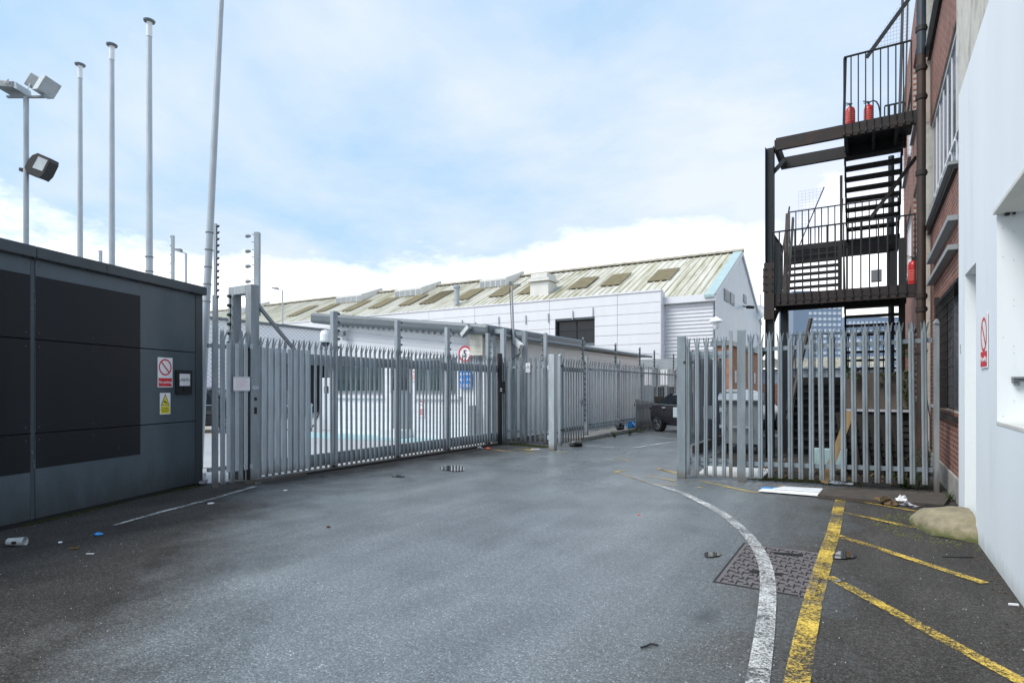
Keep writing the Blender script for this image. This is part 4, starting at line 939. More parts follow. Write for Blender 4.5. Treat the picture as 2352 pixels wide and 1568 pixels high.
# third flight going up and away from the top landing
flight(-.02, .60, YL+.0, L2+.0, YL+1.9, L2+3.2, 12, td=.20) if 0 else None
q0 = onY(2066, 285, YL); q1 = onY(2092, 0, YL+.6)
MB().bar((q0.x, q0.y, q0.z), (q0.x+.12, q0.y+1.4, q0.z+3.4), .05, .16).build('upper_stringer', 'steel', fe)
MB().bar((q0.x+.10, q0.y, q0.z), (q0.x+.22, q0.y+1.4, q0.z+3.4), .03, .08).build('upper_stringer', 'oldwood', fe)
railing((.35, YL+.3, L2), (.72, YL+.3, L2), L2, .85, 4, low=0)
MB().box(.10, .32, YL+1.5, YL+1.7, 4.15, 4.42).build('lamp_housing', 'greyblock', fe)
gp = onY(2047, 890, 17.9); m = MB().tube((gp.x, gp.y, 1.8), (gp.x, gp.y, 7.5), .07, n=10); m.build('back_column', 'steel', fe)

# extinguishers
def extinguisher(x, y, z, h, label, hose=True, lie=0):
    e = thing('fire_extinguisher', label, 'fire extinguisher', (x, y, z), 0)
    MB().lathe([(0, 0), (.085, 0), (.09, .02), (.09, h-.10), (.075, h-.04), (.03, h), (0, h)], (0, 0, 0), 18).build('cylinder', 'red', e, True, True)
    MB().tube((0, 0, h), (0, 0, h+.05), .02, n=8).bar((-.10, 0, h+.10), (.04, 0, h+.05), .02, .015).bar((-.09, 0, h+.05), (.03, 0, h+.045), .02, .012).build('valve', 'black', e, local=True)
    if hose: MB().path([(.02, 0, h+.05), (.08, 0, h+.07), (.14, 0, h+.03), (.18, 0, h-.06), (.20, 0, h-.20), (.205, 0, h-.32)], .013, 8).build('hose', 'black', e, local=True)
    mm = MB(); 
    for i in range(5): mm.lathe([(.0905, .12+i*.045), (.0912, .12+i*.045), (.0912, .135+i*.045), (.0905, .135+i*.045)], (0, 0, 0), 18)
    mm.build('label_lines', 'palered', e, local=True); return e
a = onY(1953, 285, YF+.2); extinguisher(a.x, a.y, L2, .44, 'left red extinguisher with pale label on the top landing, no hose showing', False)
a = onY(1995, 280, YF+.35); extinguisher(a.x, a.y, L2, .46, 'red extinguisher with black curved hose standing on the top landing')
a = onY(2099, 650, YF+.3); extinguisher(a.x-.01, a.y, L1, .52, 'red extinguisher on the lower landing half hidden by the drain pipe', False)

# ------------------------------------------------------------------ things behind the near fence
def quadwall(name, label, cat, A, B, z0, z1, mat, th=.06):
    m = MB().bar((A[0], A[1], (z0+z1)/2), (B[0], B[1], (z0+z1)/2), th, z1-z0); o = m.build(name, mat); return tag(o, label, cat)
a = onY(1942, 890, 15.0); b_ = onY(2094, 890, 14.8)
quadwall('concrete_wall', 'stained grey concrete panel wall under the stairs', 'wall', a, b_, 0, 1.88, 'darkconc', .12)
a = onY(1935, 890, 12.3); b_ = onY(2092, 890, 12.1)
dg = thing('dark_pallet_stack', 'dark weathered timber pallets leaning upright behind the fence at right', 'pallet', (a.x, a.y, 0))
LL = b_.x-a.x
for i in range(9): MB().box(a.x+.02, a.x+LL, 12.14, 12.17, .10+i*.115, .18+i*.115).build('slat', 'blackwood', dg)
for i in range(6):
    x = a.x+.1+i*(LL-.2)/5; MB().bar((x, 12.10, .02), (x-.16, 12.08, 1.10), .10, .04, (0, 1, 0)).build('upright_board', 'blackwood', dg)
MB().box(a.x, a.x+LL, 12.2, 12.26, .0, 1.12).build('backing', 'blacksteel', dg)
MB().box(a.x-.02, a.x+LL, 12.02, 12.30, 1.13, 1.16).build('top_board', 'greypaper', dg)
# timber plank leaning through the fence
a = g(1893, 1113); b_ = onL(1954, 945, Cp+Vector((0, .25, 0)), Ep+Vector((0, .25, 0)))
tag(MB().bar((a.x, a.y, .03), b_, .04, .105, (1, 0, 0)).build('timber_plank', 'timber'), 'pale new timber plank leaning diagonally against the right hand fence', 'plank')
a = onY(1898, 890, 11.9)
tag(MB().bar((a.x-.22, 11.9, .30), (a.x+.32, 11.9, .30), .25, .30).build('storage_box', 'tealboard'), 'pale teal board lying behind the fence beside the plank', 'board')
a = onY(1825, 870, 13.4)
lw = MB().bar((a.x-.1, 13.2, .9), (a.x+.28, 13.7, 3.0), .06, .05); tag(lw.build('leaning_batten', 'oldwood'), 'thin weathered batten leaning left of the fire escape steps', 'batten')
# bin
bn = thing('wheeled_bin', 'large galvanised wheeled bin with dark rounded lid behind the fence', 'bin', pt(1702, 1040, 14.1)*1.0, R(8))
bn.location.z = 0
MB().hexa([(-.40, -.45, .22), (.40, -.45, .22), (.40, .5, .22), (-.40, .5, .22), (-.47, -.52, 1.22), (.47, -.52, 1.22), (.47, .55, 1.22), (-.47, .55, 1.22)]).build('body', 'bin', bn, local=True, bevel=.02)
MB().prism([(-.56, 1.22), (-.56, 1.27), (-.40, 1.37), (0, 1.42), (.40, 1.37), (.58, 1.27), (.58, 1.22)], 0, -.49, .49).build('lid', 'carsilver', bn, local=True)
MB().box(-.5, .5, -.57, -.53, 1.19, 1.25).build('lid_rim', 'binlid', bn, local=True)
MB().box(-.46, -.30, -.535, -.50, .98, 1.08).box(-.46, -.32, -.535, -.50, .60, .68).box(-.2, .25, -.56, -.52, .62, .65).build('lifting_lugs', 'galv_light', bn, local=True)
for x in (-.32, .32):
    for y in (-.38, .4): MB().tube((x-.02, y, .09), (x+.02, y, .09), .09, n=14).box(x-.035, x+.035, y-.03, y+.03, .14, .22).build('wheel', 'black', bn, local=True)

# ------------------------------------------------------------------ cars
def car(name, label, loc, rz, paint_, ln=4.5, wd=1.80, ht=1.42, coupe=False, group=None):
    c = thing(name, label, 'car', loc, rz, group)
    h = wd/2
    # stations: x, belt z, belt half width, roof z, roof half width
    S = [(-ln/2, .62, h*.78, .62, h*.70), (-ln/2+.08, .90, h*.88, .92, h*.74), (-ln/2+.35, .96, h*.95, 1.02, h*.78), (-ln/2+.85, .97, h*.99, ht-.17, h*.70), (-ln/2+1.35, .955, h, ht-.02, h*.66), (-.1, .94, h, ht, h*.67), (.45, .93, h, ht-.05, h*.67), (.80, .92, h, ht-.16, h*.69), (1.30, .90, h*.99, .98, h*.80), (1.75, .85, h*.96, .90, h*.76), (ln/2-.18, .74, h*.88, .77, h*.70), (ln/2, .52, h*.76, .55, h*.66)]
    vs = []; K = 8
    for i, (x, zb, wb, zr, wr) in enumerate(S):
        e = .30 if 0 < i < len(S)-1 else .34
        for p in ((0, .22), (wb*.86, .22), (wb*.97, e+.06), (wb, .62), (wb*.97, zb), (wr+(wb-wr)*.12, zb+(zr-zb)*.88 if zr > zb+.1 else zb+.01), (wr*.6, zr), (0, zr+.015)): vs.append((x, p[0], p[1]))
    fs = []
    for i in range(len(S)-1):
        for k in range(K-1): fs.append((i*K+k, i*K+k+1, (i+1)*K+k+1, (i+1)*K+k))
    nv_ = len(vs); vs2 = vs+[(x, -y, z) for x, y, z in vs]; fs += [tuple(nv_+q for q in f)[::-1] for f in fs]
    fs += [tuple(range(K)), tuple(range(nv_-K, nv_))[::-1], tuple(nv_+q for q in range(K))[::-1], tuple(nv_+q for q in range(nv_-K, nv_))]
    m = MB().add(vs2, fs); b = m.build('body', paint_, c, local=True, smooth=True)
    import bmesh
    bm = bmesh.new(); bm.from_mesh(b.data); bmesh.ops.remove_doubles(bm, verts=bm.verts, dist=.001); bm.to_mesh(b.data); bm.free()
    sb = b.modifiers.new('s', 'SUBSURF'); sb.levels = 2; sb.render_levels = 2
    # side glass
    for sgn in (1, -1):
        y0 = h*.955*sgn; y1 = h*.72*sgn
        gl = MB()
        for a0, a1, t0, t1 in ((-ln/2+.62, -.28, -ln/2+1.18, -.30), (-.20, 1.02, -.20, .52)):
            gl.add([(a0, y0*1.012, .98), (a1, y0*1.018, .97), (t1, y1*1.06, ht-.13), (t0, y1*1.06, ht-.13)], [(0, 1, 2, 3)])
        gl.build('side_window', 'carglass', c, local=True)
        MB().path([(-ln/2+.55, y0*1.02, .965), (1.05, y0*1.025, .955)], .006).build('chrome_strip', 'galv_light', c, local=True)
        dh = MB()
        for x in (-ln/2+1.15, .0): dh.bar((x, h*1.0*sgn, .86), (x+.2, h*1.0*sgn, .86), .03, .03)
        dh.build('door_handle', 'galv_light', c, local=True)
        for x in (-ln/2+.82, ln/2-.85):
            w_ = MB().tube((x, h*.80*sgn, .33), (x, h*1.012*sgn, .32), .315, n=28).build('wheel', 'black', c, local=True)
            r_ = MB(); yy = h*1.018*sgn
            ring(r_, x, .32, .21, .235, yy, 28)
            for q in range(10):
                an_ = 2*math.pi*q/10; r_.bar((x+.03*math.cos(an_), yy, .32+.03*math.sin(an_)), (x+.22*math.cos(an_+.08), yy, .32+.22*math.sin(an_+.08)), .006, .022, (0, 1, 0))
            r_.build('rim', 'galv_light' if paint_ != 'carpurple' else 'greydoor', w_, local=True)
            ar = MB(); ring(ar, x, .32, .315, .335, h*1.014*sgn, 28); ar.build('wheel_arch', 'black', c, local=True)
    MB().add([(-ln/2+.42, -h*.66, 1.06), (-ln/2+.42, h*.66, 1.06), (-ln/2+1.05, h*.56, ht-.09), (-ln/2+1.05, -h*.56, ht-.09)], [(0, 1, 2, 3)]).build('rear_window', 'carglass', c, local=True)
    MB().add([(1.30, -h*.74, 1.02), (1.30, h*.74, 1.02), (.62, h*.60, ht-.08), (.62, -h*.60, ht-.08)], [(0, 1, 2, 3)]).build('windscreen', 'carglass', c, local=True)
    for y in (-h*.68, h*.68):
        MB().box(-ln/2-.005, -ln/2+.06, y-.14, y+.10, .74, .82).build('tail_light', 'rust', c, local=True)
        MB().box(ln/2-.20, ln/2-.05, y-.14, y+.14, .60, .70).build('headlight', 'lamp', c, local=True)
    MB().box(ln/2-.02, ln/2+.01, -.26, .26, .42, .53).build('number_plate', 'signwhite', c, local=True)
    return c
p = pt(1510, 890, 20.6)-Matrix.Rotation(R(-43), 3, 'Z') @ Vector((-1.48, -.89, 0)); car('parked_car', 'dark purple sloping roofed car parked by the kerb fence, rear half in view', (p.x, p.y, 0), R(-43), 'carpurple', 4.6, 1.78, 1.43)
p = pt(1700, 890, 20.5); car('parked_car', 'silver car parked behind the wheeled bin', (p.x, p.y, 0), R(80), 'carsilver', 4.4, 1.8, 1.5)
p = pt(455, 890, 20.6); car('parked_car', 'black car with spoked alloy wheel in the yard beyond the dark building', (p.x, p.y, 0), R(35), 'carblack', 4.5, 1.85, 1.62)
p = pt(640, 890, 31); car('parked_car', 'dark car parked nose out at the dark garage opening in the yard', (p.x, p.y, 0), R(-10), 'carblack', 4.4, 1.8, 1.5)
p = pt(458, 890, 23.5); yb = thing('yellow_grit_bin', 'yellow salt bin just visible past the corner of the dark building', 'bin', (p.x, p.y, 0), TH)
MB().hexa([(-.4, -.3, .8), (.3, -.3, .8), (.3, .3, .8), (-.4, .3, .8), (-.45, -.35, 1.35), (.42, -.35, 1.35), (.42, .35, 1.35), (-.45, .35, 1.35)]).build('body', 'yellowplastic', yb, local=True)
MB().box(-.4, .3, -.3, .3, 0, .8).build('stand', 'yellowplastic', yb, local=True)
MB().hexa([(-.46, -.36, 1.35), (.43, -.36, 1.35), (.43, .36, 1.35), (-.46, .36, 1.35), (-.3, -.3, 1.6), (.2, -.3, 1.6), (.2, .3, 1.6), (-.3, .3, 1.6)]).build('lid', 'yellowplastic', yb, local=True)

# ------------------------------------------------------------------ white gatehouse
gh = thing('gatehouse', 'single storey white gatehouse with sloping grey fascia roof behind the gate', 'building', (-9.3, 13.9, 0))
AX, AY = -9.3, 13.9
def zA_(px, py, Y=AY): return onY(px, py, Y)
xl = onY(765, 890, AY).x
zl = onY(780, 745, AY).z; zr_ = onY(1085, 767, AY).z; xr_ = onY(1085, 890, AY).x; xll = onY(780, 890, AY).x
def zroof(x): return zl+(zr_-zl)*(x-xll)/(xr_-xll)
m = MB().add([(xl, AY, 0), (AX, AY, 0), (AX, AY, zroof(AX)), (xl, AY, zroof(xl)), (xl, AY+6, 0), (AX, AY+6, 0), (AX, AY+6, zroof(AX)), (xl, AY+6, zroof(xl))], [(0, 1, 2, 3), (4, 7, 6, 5), (0, 3, 7, 4)])
m.build('front_wall', 'cabinclad', gh)
m = MB().box(AX-.2, AX+.0, AY+.01, 27.0, 0, 2.98); m.box(AX-6, AX-.21, 19.95, 27.0, 0, 2.98); m.build('side_wall', 'cabinside', gh)
fa = onY(711, 718, AY-.45); fb = onY(1126, 745, AY-.45); fa2 = onY(711, 741, AY-.45); fb2 = onY(1085, 766, AY-.45)
th1 = fa.z-fa2.z; th2 = onY(1085, 742.5, AY-.45).z-fb2.z
x0, x1 = fa.x, AX+.35
def lz(x): return fa.z+(fb.z-fa.z)*(x-fa.x)/(fb.x-fa.x)
def lt(x): return th1+(th2-th1)*(x-fa.x)/(fb.x-fa.x)
m = MB().hexa([(x0, AY-.45, lz(x0)-lt(x0)), (x1, AY-.45, lz(x1)-lt(x1)), (x1, AY+6.2, lz(x1)-lt(x1)), (x0, AY+6.2, lz(x0)-lt(x0)), (x0, AY-.45, lz(x0)), (x1, AY-.45, lz(x1)), (x1, AY+6.2, lz(x1)), (x0, AY+6.2, lz(x0))])
m.build('fascia_roof', 'greyfascia', gh, bevel=.08)
m = MB(); m.hexa([(xl+.1, AY-.03, zroof(xl+.1)-.06), (AX-.05, AY-.03, zroof(AX-.05)-.06), (AX-.05, AY-.004, zroof(AX-.05)-.06), (xl+.1, AY-.004, zroof(xl+.1)-.06), (xl+.1, AY-.03, zroof(xl+.1)-.02), (AX-.05, AY-.03, zroof(AX-.05)-.02), (AX-.05, AY-.004, zroof(AX-.05)-.02), (xl+.1, AY-.004, zroof(xl+.1)-.02)])
n_ = 26
for i in range(n_):
    x = xl+.2+(AX-xl-.3)*i/n_; m.box(x, x+.10, AY-.10, AY-.005, zroof(x)-.10, zroof(x)-.0)
m.build('rafter_teeth', 'whitemetal', gh)
ga = onX(1205, 762, AX+.35); gb_ = onX(1487, 808, AX+.35)
MB().box(AX-6, AX+.24, AY+6.25, 27.9, 3.02, 3.14).build('side_roof', 'offwhite', gh)
MB().box(AX-.1, AX+.22, AY+.0, AY+6.24, 2.985, 3.10).build('side_roof_edge', 'offwhite', gh)
MB().tube((AX+.30, AY+.5, 3.07), (AX+.30, 28.0, 3.07), .06, n=10).build('gutter', 'galv', gh)
def gwin(px0, px1, py0, py1, n, glass='greenglass', name='window'):
    a = onY(px0, py0, AY); b = onY(px1, py0, AY); z1 = onY((px0+px1)/2, py0, AY).z; z0 = onY((px0+px1)/2, py1, AY).z
    f = MB(); f.box(a.x, b.x, AY-.05, AY-.002, z1-.08, z1); f.box(a.x, b.x, AY-.05, AY-.002, z0, z0+.08)
    for i in range(n+1):
        x = a.x+(b.x-a.x)*i/n; xx = min(max(x, a.x+.04), b.x-.04); f.box(xx-.04, xx+.04, AY-.045, AY-.002, z0+.081, z1-.081)
    fo = f.build(name, 'greydoor', gh); MB().box(a.x+.04, b.x-.04, AY-.03, AY-.003, z0+.05, z1-.05).build('pane', glass, fo)
    bl_ = MB()
    for i in range(9): z = z1-.14-i*(z1-z0)*.055; bl_.box(a.x+.1, b.x-.1, AY-.034, AY-.031, z, z+.025)
    bl_.build('blind_slats', 'slat', fo)
    return fo
gwin(774, 882, 826, 903, 3); gwin(955, 1046, 822, 903, 3)
fo = gwin(899, 945, 820, 902, 2, 'glass', 'door_glazing')
a = onY(901, 903, AY); b_ = onY(943, 903, AY); zd = onY(920, 983, AY).z
MB().box(a.x, b_.x, AY-.05, AY-.002, zd, 1.40).build('door', 'greydoor', gh)
MB().box(a.x-.05, b_.x+.05, AY-.5, AY-.003, .0, zd-.02).build('door_step', 'whitemetal', gh)
a = onY(760, 909, AY); b_ = onY(883, 909, AY); MB().box(a.x, b_.x, AY-.07, AY-.003, 1.20, 1.29).build('window_sill', 'whitemetal', gh); a = onY(952, 909, AY); b_ = onY(1060, 909, AY); MB().box(a.x, b_.x, AY-.07, AY-.003, 1.20, 1.29).build('window_sill', 'whitemetal', gh)
a = onY(690, 812, AY+.2)
MB().tube((onY(1102, 890, AY).x, AY-.06, .1), (onY(1102, 890, AY).x, AY-.06, zroof(AX)-.1), .03, n=8).build('downpipe', 'galv', gh)
# wall mounted kit, each a thing of its own
def atA(px, py, dy=-.02): return onY(px, py, AY+dy)
p = atA(1098, 786, -.12); tag(MB().box(p.x-.22, p.x+.22, p.y-.1, p.y+.1, p.z-.38, p.z+.38).build('equipment_box', 'beige'), 'tall beige equipment box high on the gatehouse corner', 'box')
p = atA(1087, 785, -.1); q = thing('dome_camera', 'small white dome camera with black eye next to the beige box', 'camera', p); MB().lathe([(0, -.03), (.12, -.02), (.13, .05), (0, .05)], (0, 0, 0), 14, 'y').build('housing', 'whiteplastic', q, local=True); MB().lathe([(0, -.09), (.05, -.07), (.07, -.02)], (0, 0, 0), 12, 'y').build('lens', 'black', q, local=True)
p = atA(748, 775, -.6); q = thing('dome_camera', 'large hanging white dome camera left of the gatehouse front', 'camera', p); MB().lathe([(0, .26), (.14, .22), (.18, .1), (.18, -.12), (.15, -.16)], (0, 0, 0), 16).build('housing', 'whiteplastic', q, local=True); MB().lathe([(.14, -.16), (.12, -.24), (.05, -.30), (0, -.31)], (0, 0, 0), 16).build('lens', 'black', q, local=True); MB().bar((0, .0, .2), (.5, .5, .3), .06).build('bracket', 'whiteplastic', q, local=True)
p = atA(785, 770, -.25); q = thing('floodlight', 'tiny floodlight on a bracket beside the tall gate post at the gatehouse', 'light', p); MB().box(-.13, .13, -.06, .06, -.02, .12).build('housing', 'greydoor', q, local=True); MB().box(-.03, .03, 0, .22, -.16, -.03).build('bracket', 'whiteplastic', q, local=True)
p = onY(1074, 760, AY-.45); q = thing('bulkhead_light', 'tilted bulkhead light on the grey fascia near its right end', 'light', p); MB().bar((-.16, -.06, -.12), (.16, -.12, .12), .08, .16).build('housing', 'greydoor', q, local=True); MB().bar((-.14, -.12, -.12), (.14, -.18, .10), .03, .11).build('lens', 'lamp', q, local=True)
p = onX(1185, 785, -8.9); q = thing('bullet_camera', 'white boxy camera angled down between the two steel portals', 'camera', p); MB().bar((-.25, .1, .18), (.25, -.1, -.16), .14, .14).build('housing', 'whiteplastic', q, local=True); MB().path([(.1, 0, -.05), (.15, 0, -.35), (-.2, 0, -.55)], .012).build('cable', 'black', q, local=True)
p = onY(1068, 817, AY-.12); q = thing('speed_limit_sign', 'round red bordered 5 limit sign over the gate', 'sign', p+Vector((0, 0, .06)))
m = MB(); m.lathe([(0, 0), (.24, 0), (.24, .01), (0, .01)], (0, 0, 0), 30, 'y'); m.build('disc', 'signwhite', q, local=True); ring(MB(), 0, 0, .185, .235, -.004).build('border', 'signred', q, local=True); text('5', .26, 'signblack', q, (0, -.006, 0), (R(90), 0, 0), bold=.006)
a = onY(1053, 849, AY-.08); b_ = onY(1084, 891, AY-.08); q = thing('blue_direction_sign', 'blue square direction sign with white arrows on the gatehouse', 'sign', (a+b_)/2); w_ = (b_.x-a.x)/2; h_ = (a.z-b_.z)/2
MB().box(-w_, w_, 0, .01, -h_, h_).build('board', 'signblue', q, local=True); m = MB()
for x in (-.5, .5):
    for z in (.45, -.15): fl(m, [((x-.28)*w_, z*h_), ((x+.28)*w_, z*h_), (x*w_, (z+.38)*h_)], -.003); rect(m, (x-.1)*w_, (x+.1)*w_, (z-.28)*h_, z*h_, -.003)
fl(m, [(-.25*w_, .5*h_), (.25*w_, .5*h_), (0, .9*h_)], -.003)
for i in range(3): rect(m, -.75*w_, .75*w_, (-.62-i*.12)*h_, (-.57-i*.12)*h_, -.003)
m.build('white_arrows', 'signwhite', q, local=True)
def prohib(px0, px1, py0, py1, label, mat):
    a = onY(px0, py0, AY-.03); b = onY(px1, py1, AY-.03); q = thing('prohibition_sign', label, 'sign', (a+b)/2); w_ = (b.x-a.x)/2; h_ = (a.z-b.z)/2
    MB().box(-w_, w_, 0, .01, -h_, h_).build('board', 'signwhite', q, local=True); m = MB(); ring(m, 0, h_-w_, w_*.72, w_*.9, -.003)
    fl(m, [(-w_*.62, h_-w_+w_*.55), (-w_*.5, h_-w_+w_*.65), (w_*.62, h_-w_-w_*.5), (w_*.5, h_-w_-w_*.6)], -.0032)
    for i in range(3): rect(m, -.85*w_, .85*w_, -h_*.35-i*h_*.22, -h_*.22-i*h_*.22, -.003)
    m.build('red_print', mat, q, local=True); m = MB(); ring(m, -w_*.2, h_-w_*1.1, w_*.10, w_*.17, -.004, 14); ring(m, w_*.2, h_-w_*1.1, w_*.10, w_*.17, -.004, 14); m.build('symbol', 'signblack', q, local=True)
prohib(961, 976, 912, 957, 'red and white prohibition sign low on the gatehouse wall right of the door', 'signred')
prohib(944, 957, 845, 874, 'faded pale red prohibition sign beside the gatehouse door glazing', 'palered')
p = g(1070, 1018); bo = thing('grey_bollard', 'square grey bollard against the gatehouse under the blue sign', 'bollard', (p.x, AY-.35, 0)); MB().box(-.09, .09, -.09, .09, 0, 1.05).build('post', 'greydoor', bo, local=True, bevel=.01)
m = MB(); 
p = g(752, 988); ev = thing('charging_post', 'tall white charging post with black cable in the yard', 'charger', (p.x, p.y, 0), TH)
MB().box(-.17, .17, -.12, .12, 0, 1.9).build('housing', 'whiteplastic', ev, local=True, bevel=.03); MB().box(-.08, .08, -.125, -.121, 1.35, 1.6).build('screen', 'black', ev, local=True)
MB().path([(-.19, -.05, 1.1), (-.26, -.1, .7), (-.35, -.3, .25), (-.5, -.5, .05), (-1.1, -.6, .03), (-1.6, -.5, .2), (-1.75, -.4, .5)], .025).build('cable', 'black', ev, local=True)
p = g(706, 990); rk = thing('tubular_barrier', 'slim tubular steel hoop barrier beside the charging post', 'barrier', (p.x, p.y, 0), TH); MB().path([(-.15, 0, 0), (-.15, 0, .95), (-.1, 0, 1.0), (.1, 0, 1.0), (.15, 0, .95), (.15, 0, 0)], .025).build('hoop', 'galv', rk, local=True)

# ------------------------------------------------------------------ perforated shed across the yard
ms = thing('mesh_clad_shed', 'long pale perforated metal clad shed with dark garage opening across the yard', 'building', (-28.23, 25, 0))
m = MB().box(-31, -28.23, 2, 19.2, 0, 5.0); m.box(-31, -28.23, 19.2, 25.6, 3.45, 5.0); m.box(-31, -28.23, 25.6, 25.95, 0, 5.0); m.build('clad_wall', 'mesh', ms)
MB().box(-31.1, -28.12, 2, 26, 5.003, 5.13).build('coping', 'greyfascia', ms)
MB().box(-40, -30.5, 19.2, 25.6, 0, 3.44).build('garage_interior', 'carblack', ms)
MB().box(-31, -28.24, 25.97, 33, 0, 4.9).build('white_side_wall', 'whitemetal', ms)
M['garage'] = plain('garage_opening_shade', (.010, .013, .016), .8)
MB().box(-30.4, -29.5, 19.21, 25.59, 0, 3.43).build('garage_shade_block', 'garage', ms)  # solid dark block, shade of the open garage put into its colour

# ------------------------------------------------------------------ warehouse
wh = thing('warehouse', 'large white warehouse with mossy corrugated pitched roof', 'building', (-8, 37.03, 0))
WX, WY, WR, WB = -7.99, 37.03, 46.2, 55.4; ZE, ZR = 7.30, 11.7
XLf = -120
def slope(x, k, lift=0): return Vector((x, WY+(WR-WY)*k, ZE+(ZR-ZE)*k+lift))
# corrugated roof sheet, real ribs
rb = MB(); xx = WX-.5; per = .5
while xx > XLf:
    for a, b, l in ((0, .30, 0), (.30, .36, .09), (.36, .44, .09), (.44, .50, 0)):
        pass
    x0_, x1_, x2_, x3_, x4_ = xx, xx-per*.62, xx-per*.70, xx-per*.86, xx-per*.94
    y = [slope(x0_, -.03), slope(x1_, -.03), slope(x2_, -.03, .07), slope(x3_, -.03, .07), slope(x4_, -.03), slope(xx-per, -.03)]
    t = [slope(x0_, 1), slope(x1_, 1), slope(x2_, 1, .07), slope(x3_, 1, .07), slope(x4_, 1), slope(xx-per, 1)]
    rb.add(y+t, [(i, i+1, 7+i, 6+i) for i in range(5)]); xx -= per
rb.build('front_roof_slope', 'roof', wh)
MB().add([slope(WX, 1), slope(XLf, 1), (XLf, WB, ZE), (WX, WB, ZE)], [(0, 1, 2, 3)]).build('rear_roof_slope', 'roof', wh)
MB().hexa([slope(WX-.5, -.05, -.02), slope(WX+.12, -.05, -.02), slope(WX+.12, 1, -.02), slope(WX-.5, 1, -.02), slope(WX-.5, -.05, .14), slope(WX+.12, -.05, .14), slope(WX+.12, 1, .14), slope(WX-.5, 1, .14)]).build('verge_flashing', 'teal', wh)
MB().prism([(WR-.35, ZR+.02), (WR, ZR+.24), (WR+.35, ZR+.02)], 0, XLf, WX+.15).build('ridge_cap', 'roofold', wh)
MB().add([(WX, WY, 0), (WX, WB, 0), (WX, WB, ZE), (WX, WR, ZR), (WX, WY, ZE)], [(0, 1, 2, 3, 4)]).build('gable_wall', 'gableclad', wh)
MB().bar((WX+.06, WR, ZR-.02), (WX+.06, WB+.2, ZE-.1), .10, .30).build('verge_trim', 'whitemetal', wh)
MB().bar((WX+.05, WR, ZR-.12), (WX+.05, WY-.1, ZE-.12), .10, .30).build('verge_trim', 'gable', wh)
MB().box(XLf, WX, WY, WY+.2, 0, ZE-.2).build('front_wall', 'shutter', wh)
MB().box(-11.25, WX+.12, WY-.35, WY-.01, ZE-.45, ZE-.02).build('eaves_gutter', 'whitemetal', wh)
xsh0, xsh1 = onY(1524, 890, WY-.1).x, WX-.05
MB().box(xsh0-.28, xsh0-.02, WY-.12, WY-.002, 0, ZE-.5).build('corner_trim', 'whitemetal', wh)
zz_ = ZE-.52; rsh = MB(); k = 0
pz = []
while zz_ > 0:
    pz += [(WY-.03, zz_), (WY-.10, zz_-.04), (WY-.10, zz_-.12), (WY-.03, zz_-.16)]; zz_ -= .23
rsh.add([(xsh0, a, b) for a, b in pz]+[(xsh1, a, b) for a, b in pz], [(i, i+1, len(pz)+i+1, len(pz)+i) for i in range(len(pz)-1)])
rsh.build('profiled_sheet_wall', 'whitemetal', wh)
# parapet box of white panels in front of the eaves
PY = WY-.9; xp = onY(1517, 890, PY).x; zt1 = onY(1517, 668, PY).z; zt0 = zt1
rows = [zt1, onY(1513, 693, PY).z]
for y_ in (717, 741, 765, 788, 812, 835, 858): rows.append(onY(1513, y_, PY).z)
rows.append(0)
cols = [xp]
for px in (1418, 1262, 1090, 985, 830): cols.append(onY(px, 890, PY).x)
cols.append(-70)
wxa, wxb = onY(1275, 890, PY).x, onY(1366, 890, PY).x; wz1 = onY(1366, 731, PY).z; wz0 = onY(1366, 787, PY).z
hc = 0
for i in range(len(cols)-1):
    for j in range(len(rows)-1):
        a, b = cols[i+1]+.012, cols[i]-.012; z1, z0 = rows[j]-.011, rows[j+1]+.011
        segs = [(a, b)]
        if z1 > wz0+.1 and z0 < wz1-.05:
            segs = []
            if a < wxa: segs.append((a, min(b, wxa)))
            if b > wxb: segs.append((max(a, wxb), b))
        for s0, s1 in segs:
            if s1-s0 > .05: MB().box(s0, s1, PY, PY+.07, z0, z1).build('wall_panel', 'whitemetal', wh)
MB().box(-70, wxa, PY+.072, PY+.35, 0, zt1-.02).box(wxb, xp-.03, PY+.072, PY+.35, 0, zt1-.02).box(wxa, wxb, PY+.072, PY+.35, wz1, zt1-.02).box(wxa, wxb, PY+.072, PY+.35, 0, wz0).build('backing_wall', 'greyfascia', wh)
MB().box(xp-.029, xp+.03, PY+.01, WY-.02, 0, zt1).build('return_panel', 'whitemetal', wh)
MB().box(-70, xp+.05, PY-.05, PY+.45, zt1+.002, zt1+.10).build('parapet_cap', 'whitemetal', wh)
fo = MB(); fo.box(wxa, wxb, PY+.28, PY+.36, wz1-.09, wz1); fo.box(wxa, wxa+.1, PY+.28, PY+.36, wz0, wz1-.091); fo.box(wxb-.05, wxb, PY+.28, PY+.36, wz0, wz1-.091); fo.box((wxa+wxb)/2-.03, (wxa+wxb)/2+.03, PY+.28, PY+.36, wz0, wz1-.091); fo.box(wxa+.1, wxb-.05, PY+.29, PY+.355, wz0+.9, wz0+.95)
f_ = fo.build('window', 'blacksteel', wh); MB().box(wxa+.02, wxb-.02, PY+.34, PY+.345, wz0, wz1-.02).build('pane', 'glass', f_)
m = MB()
for px, py in ((1062, 742), (1146, 735), (1208, 732), (1260, 728), (1316, 722), (1362, 715), (1092, 747), (930, 760)):
    p = onY(px, py, PY); m.box(p.x-.03, p.x+.03, PY-.10, PY-.002, p.z-.35, p.z+.25)
m.build('sign_brackets', 'galv_light', wh)
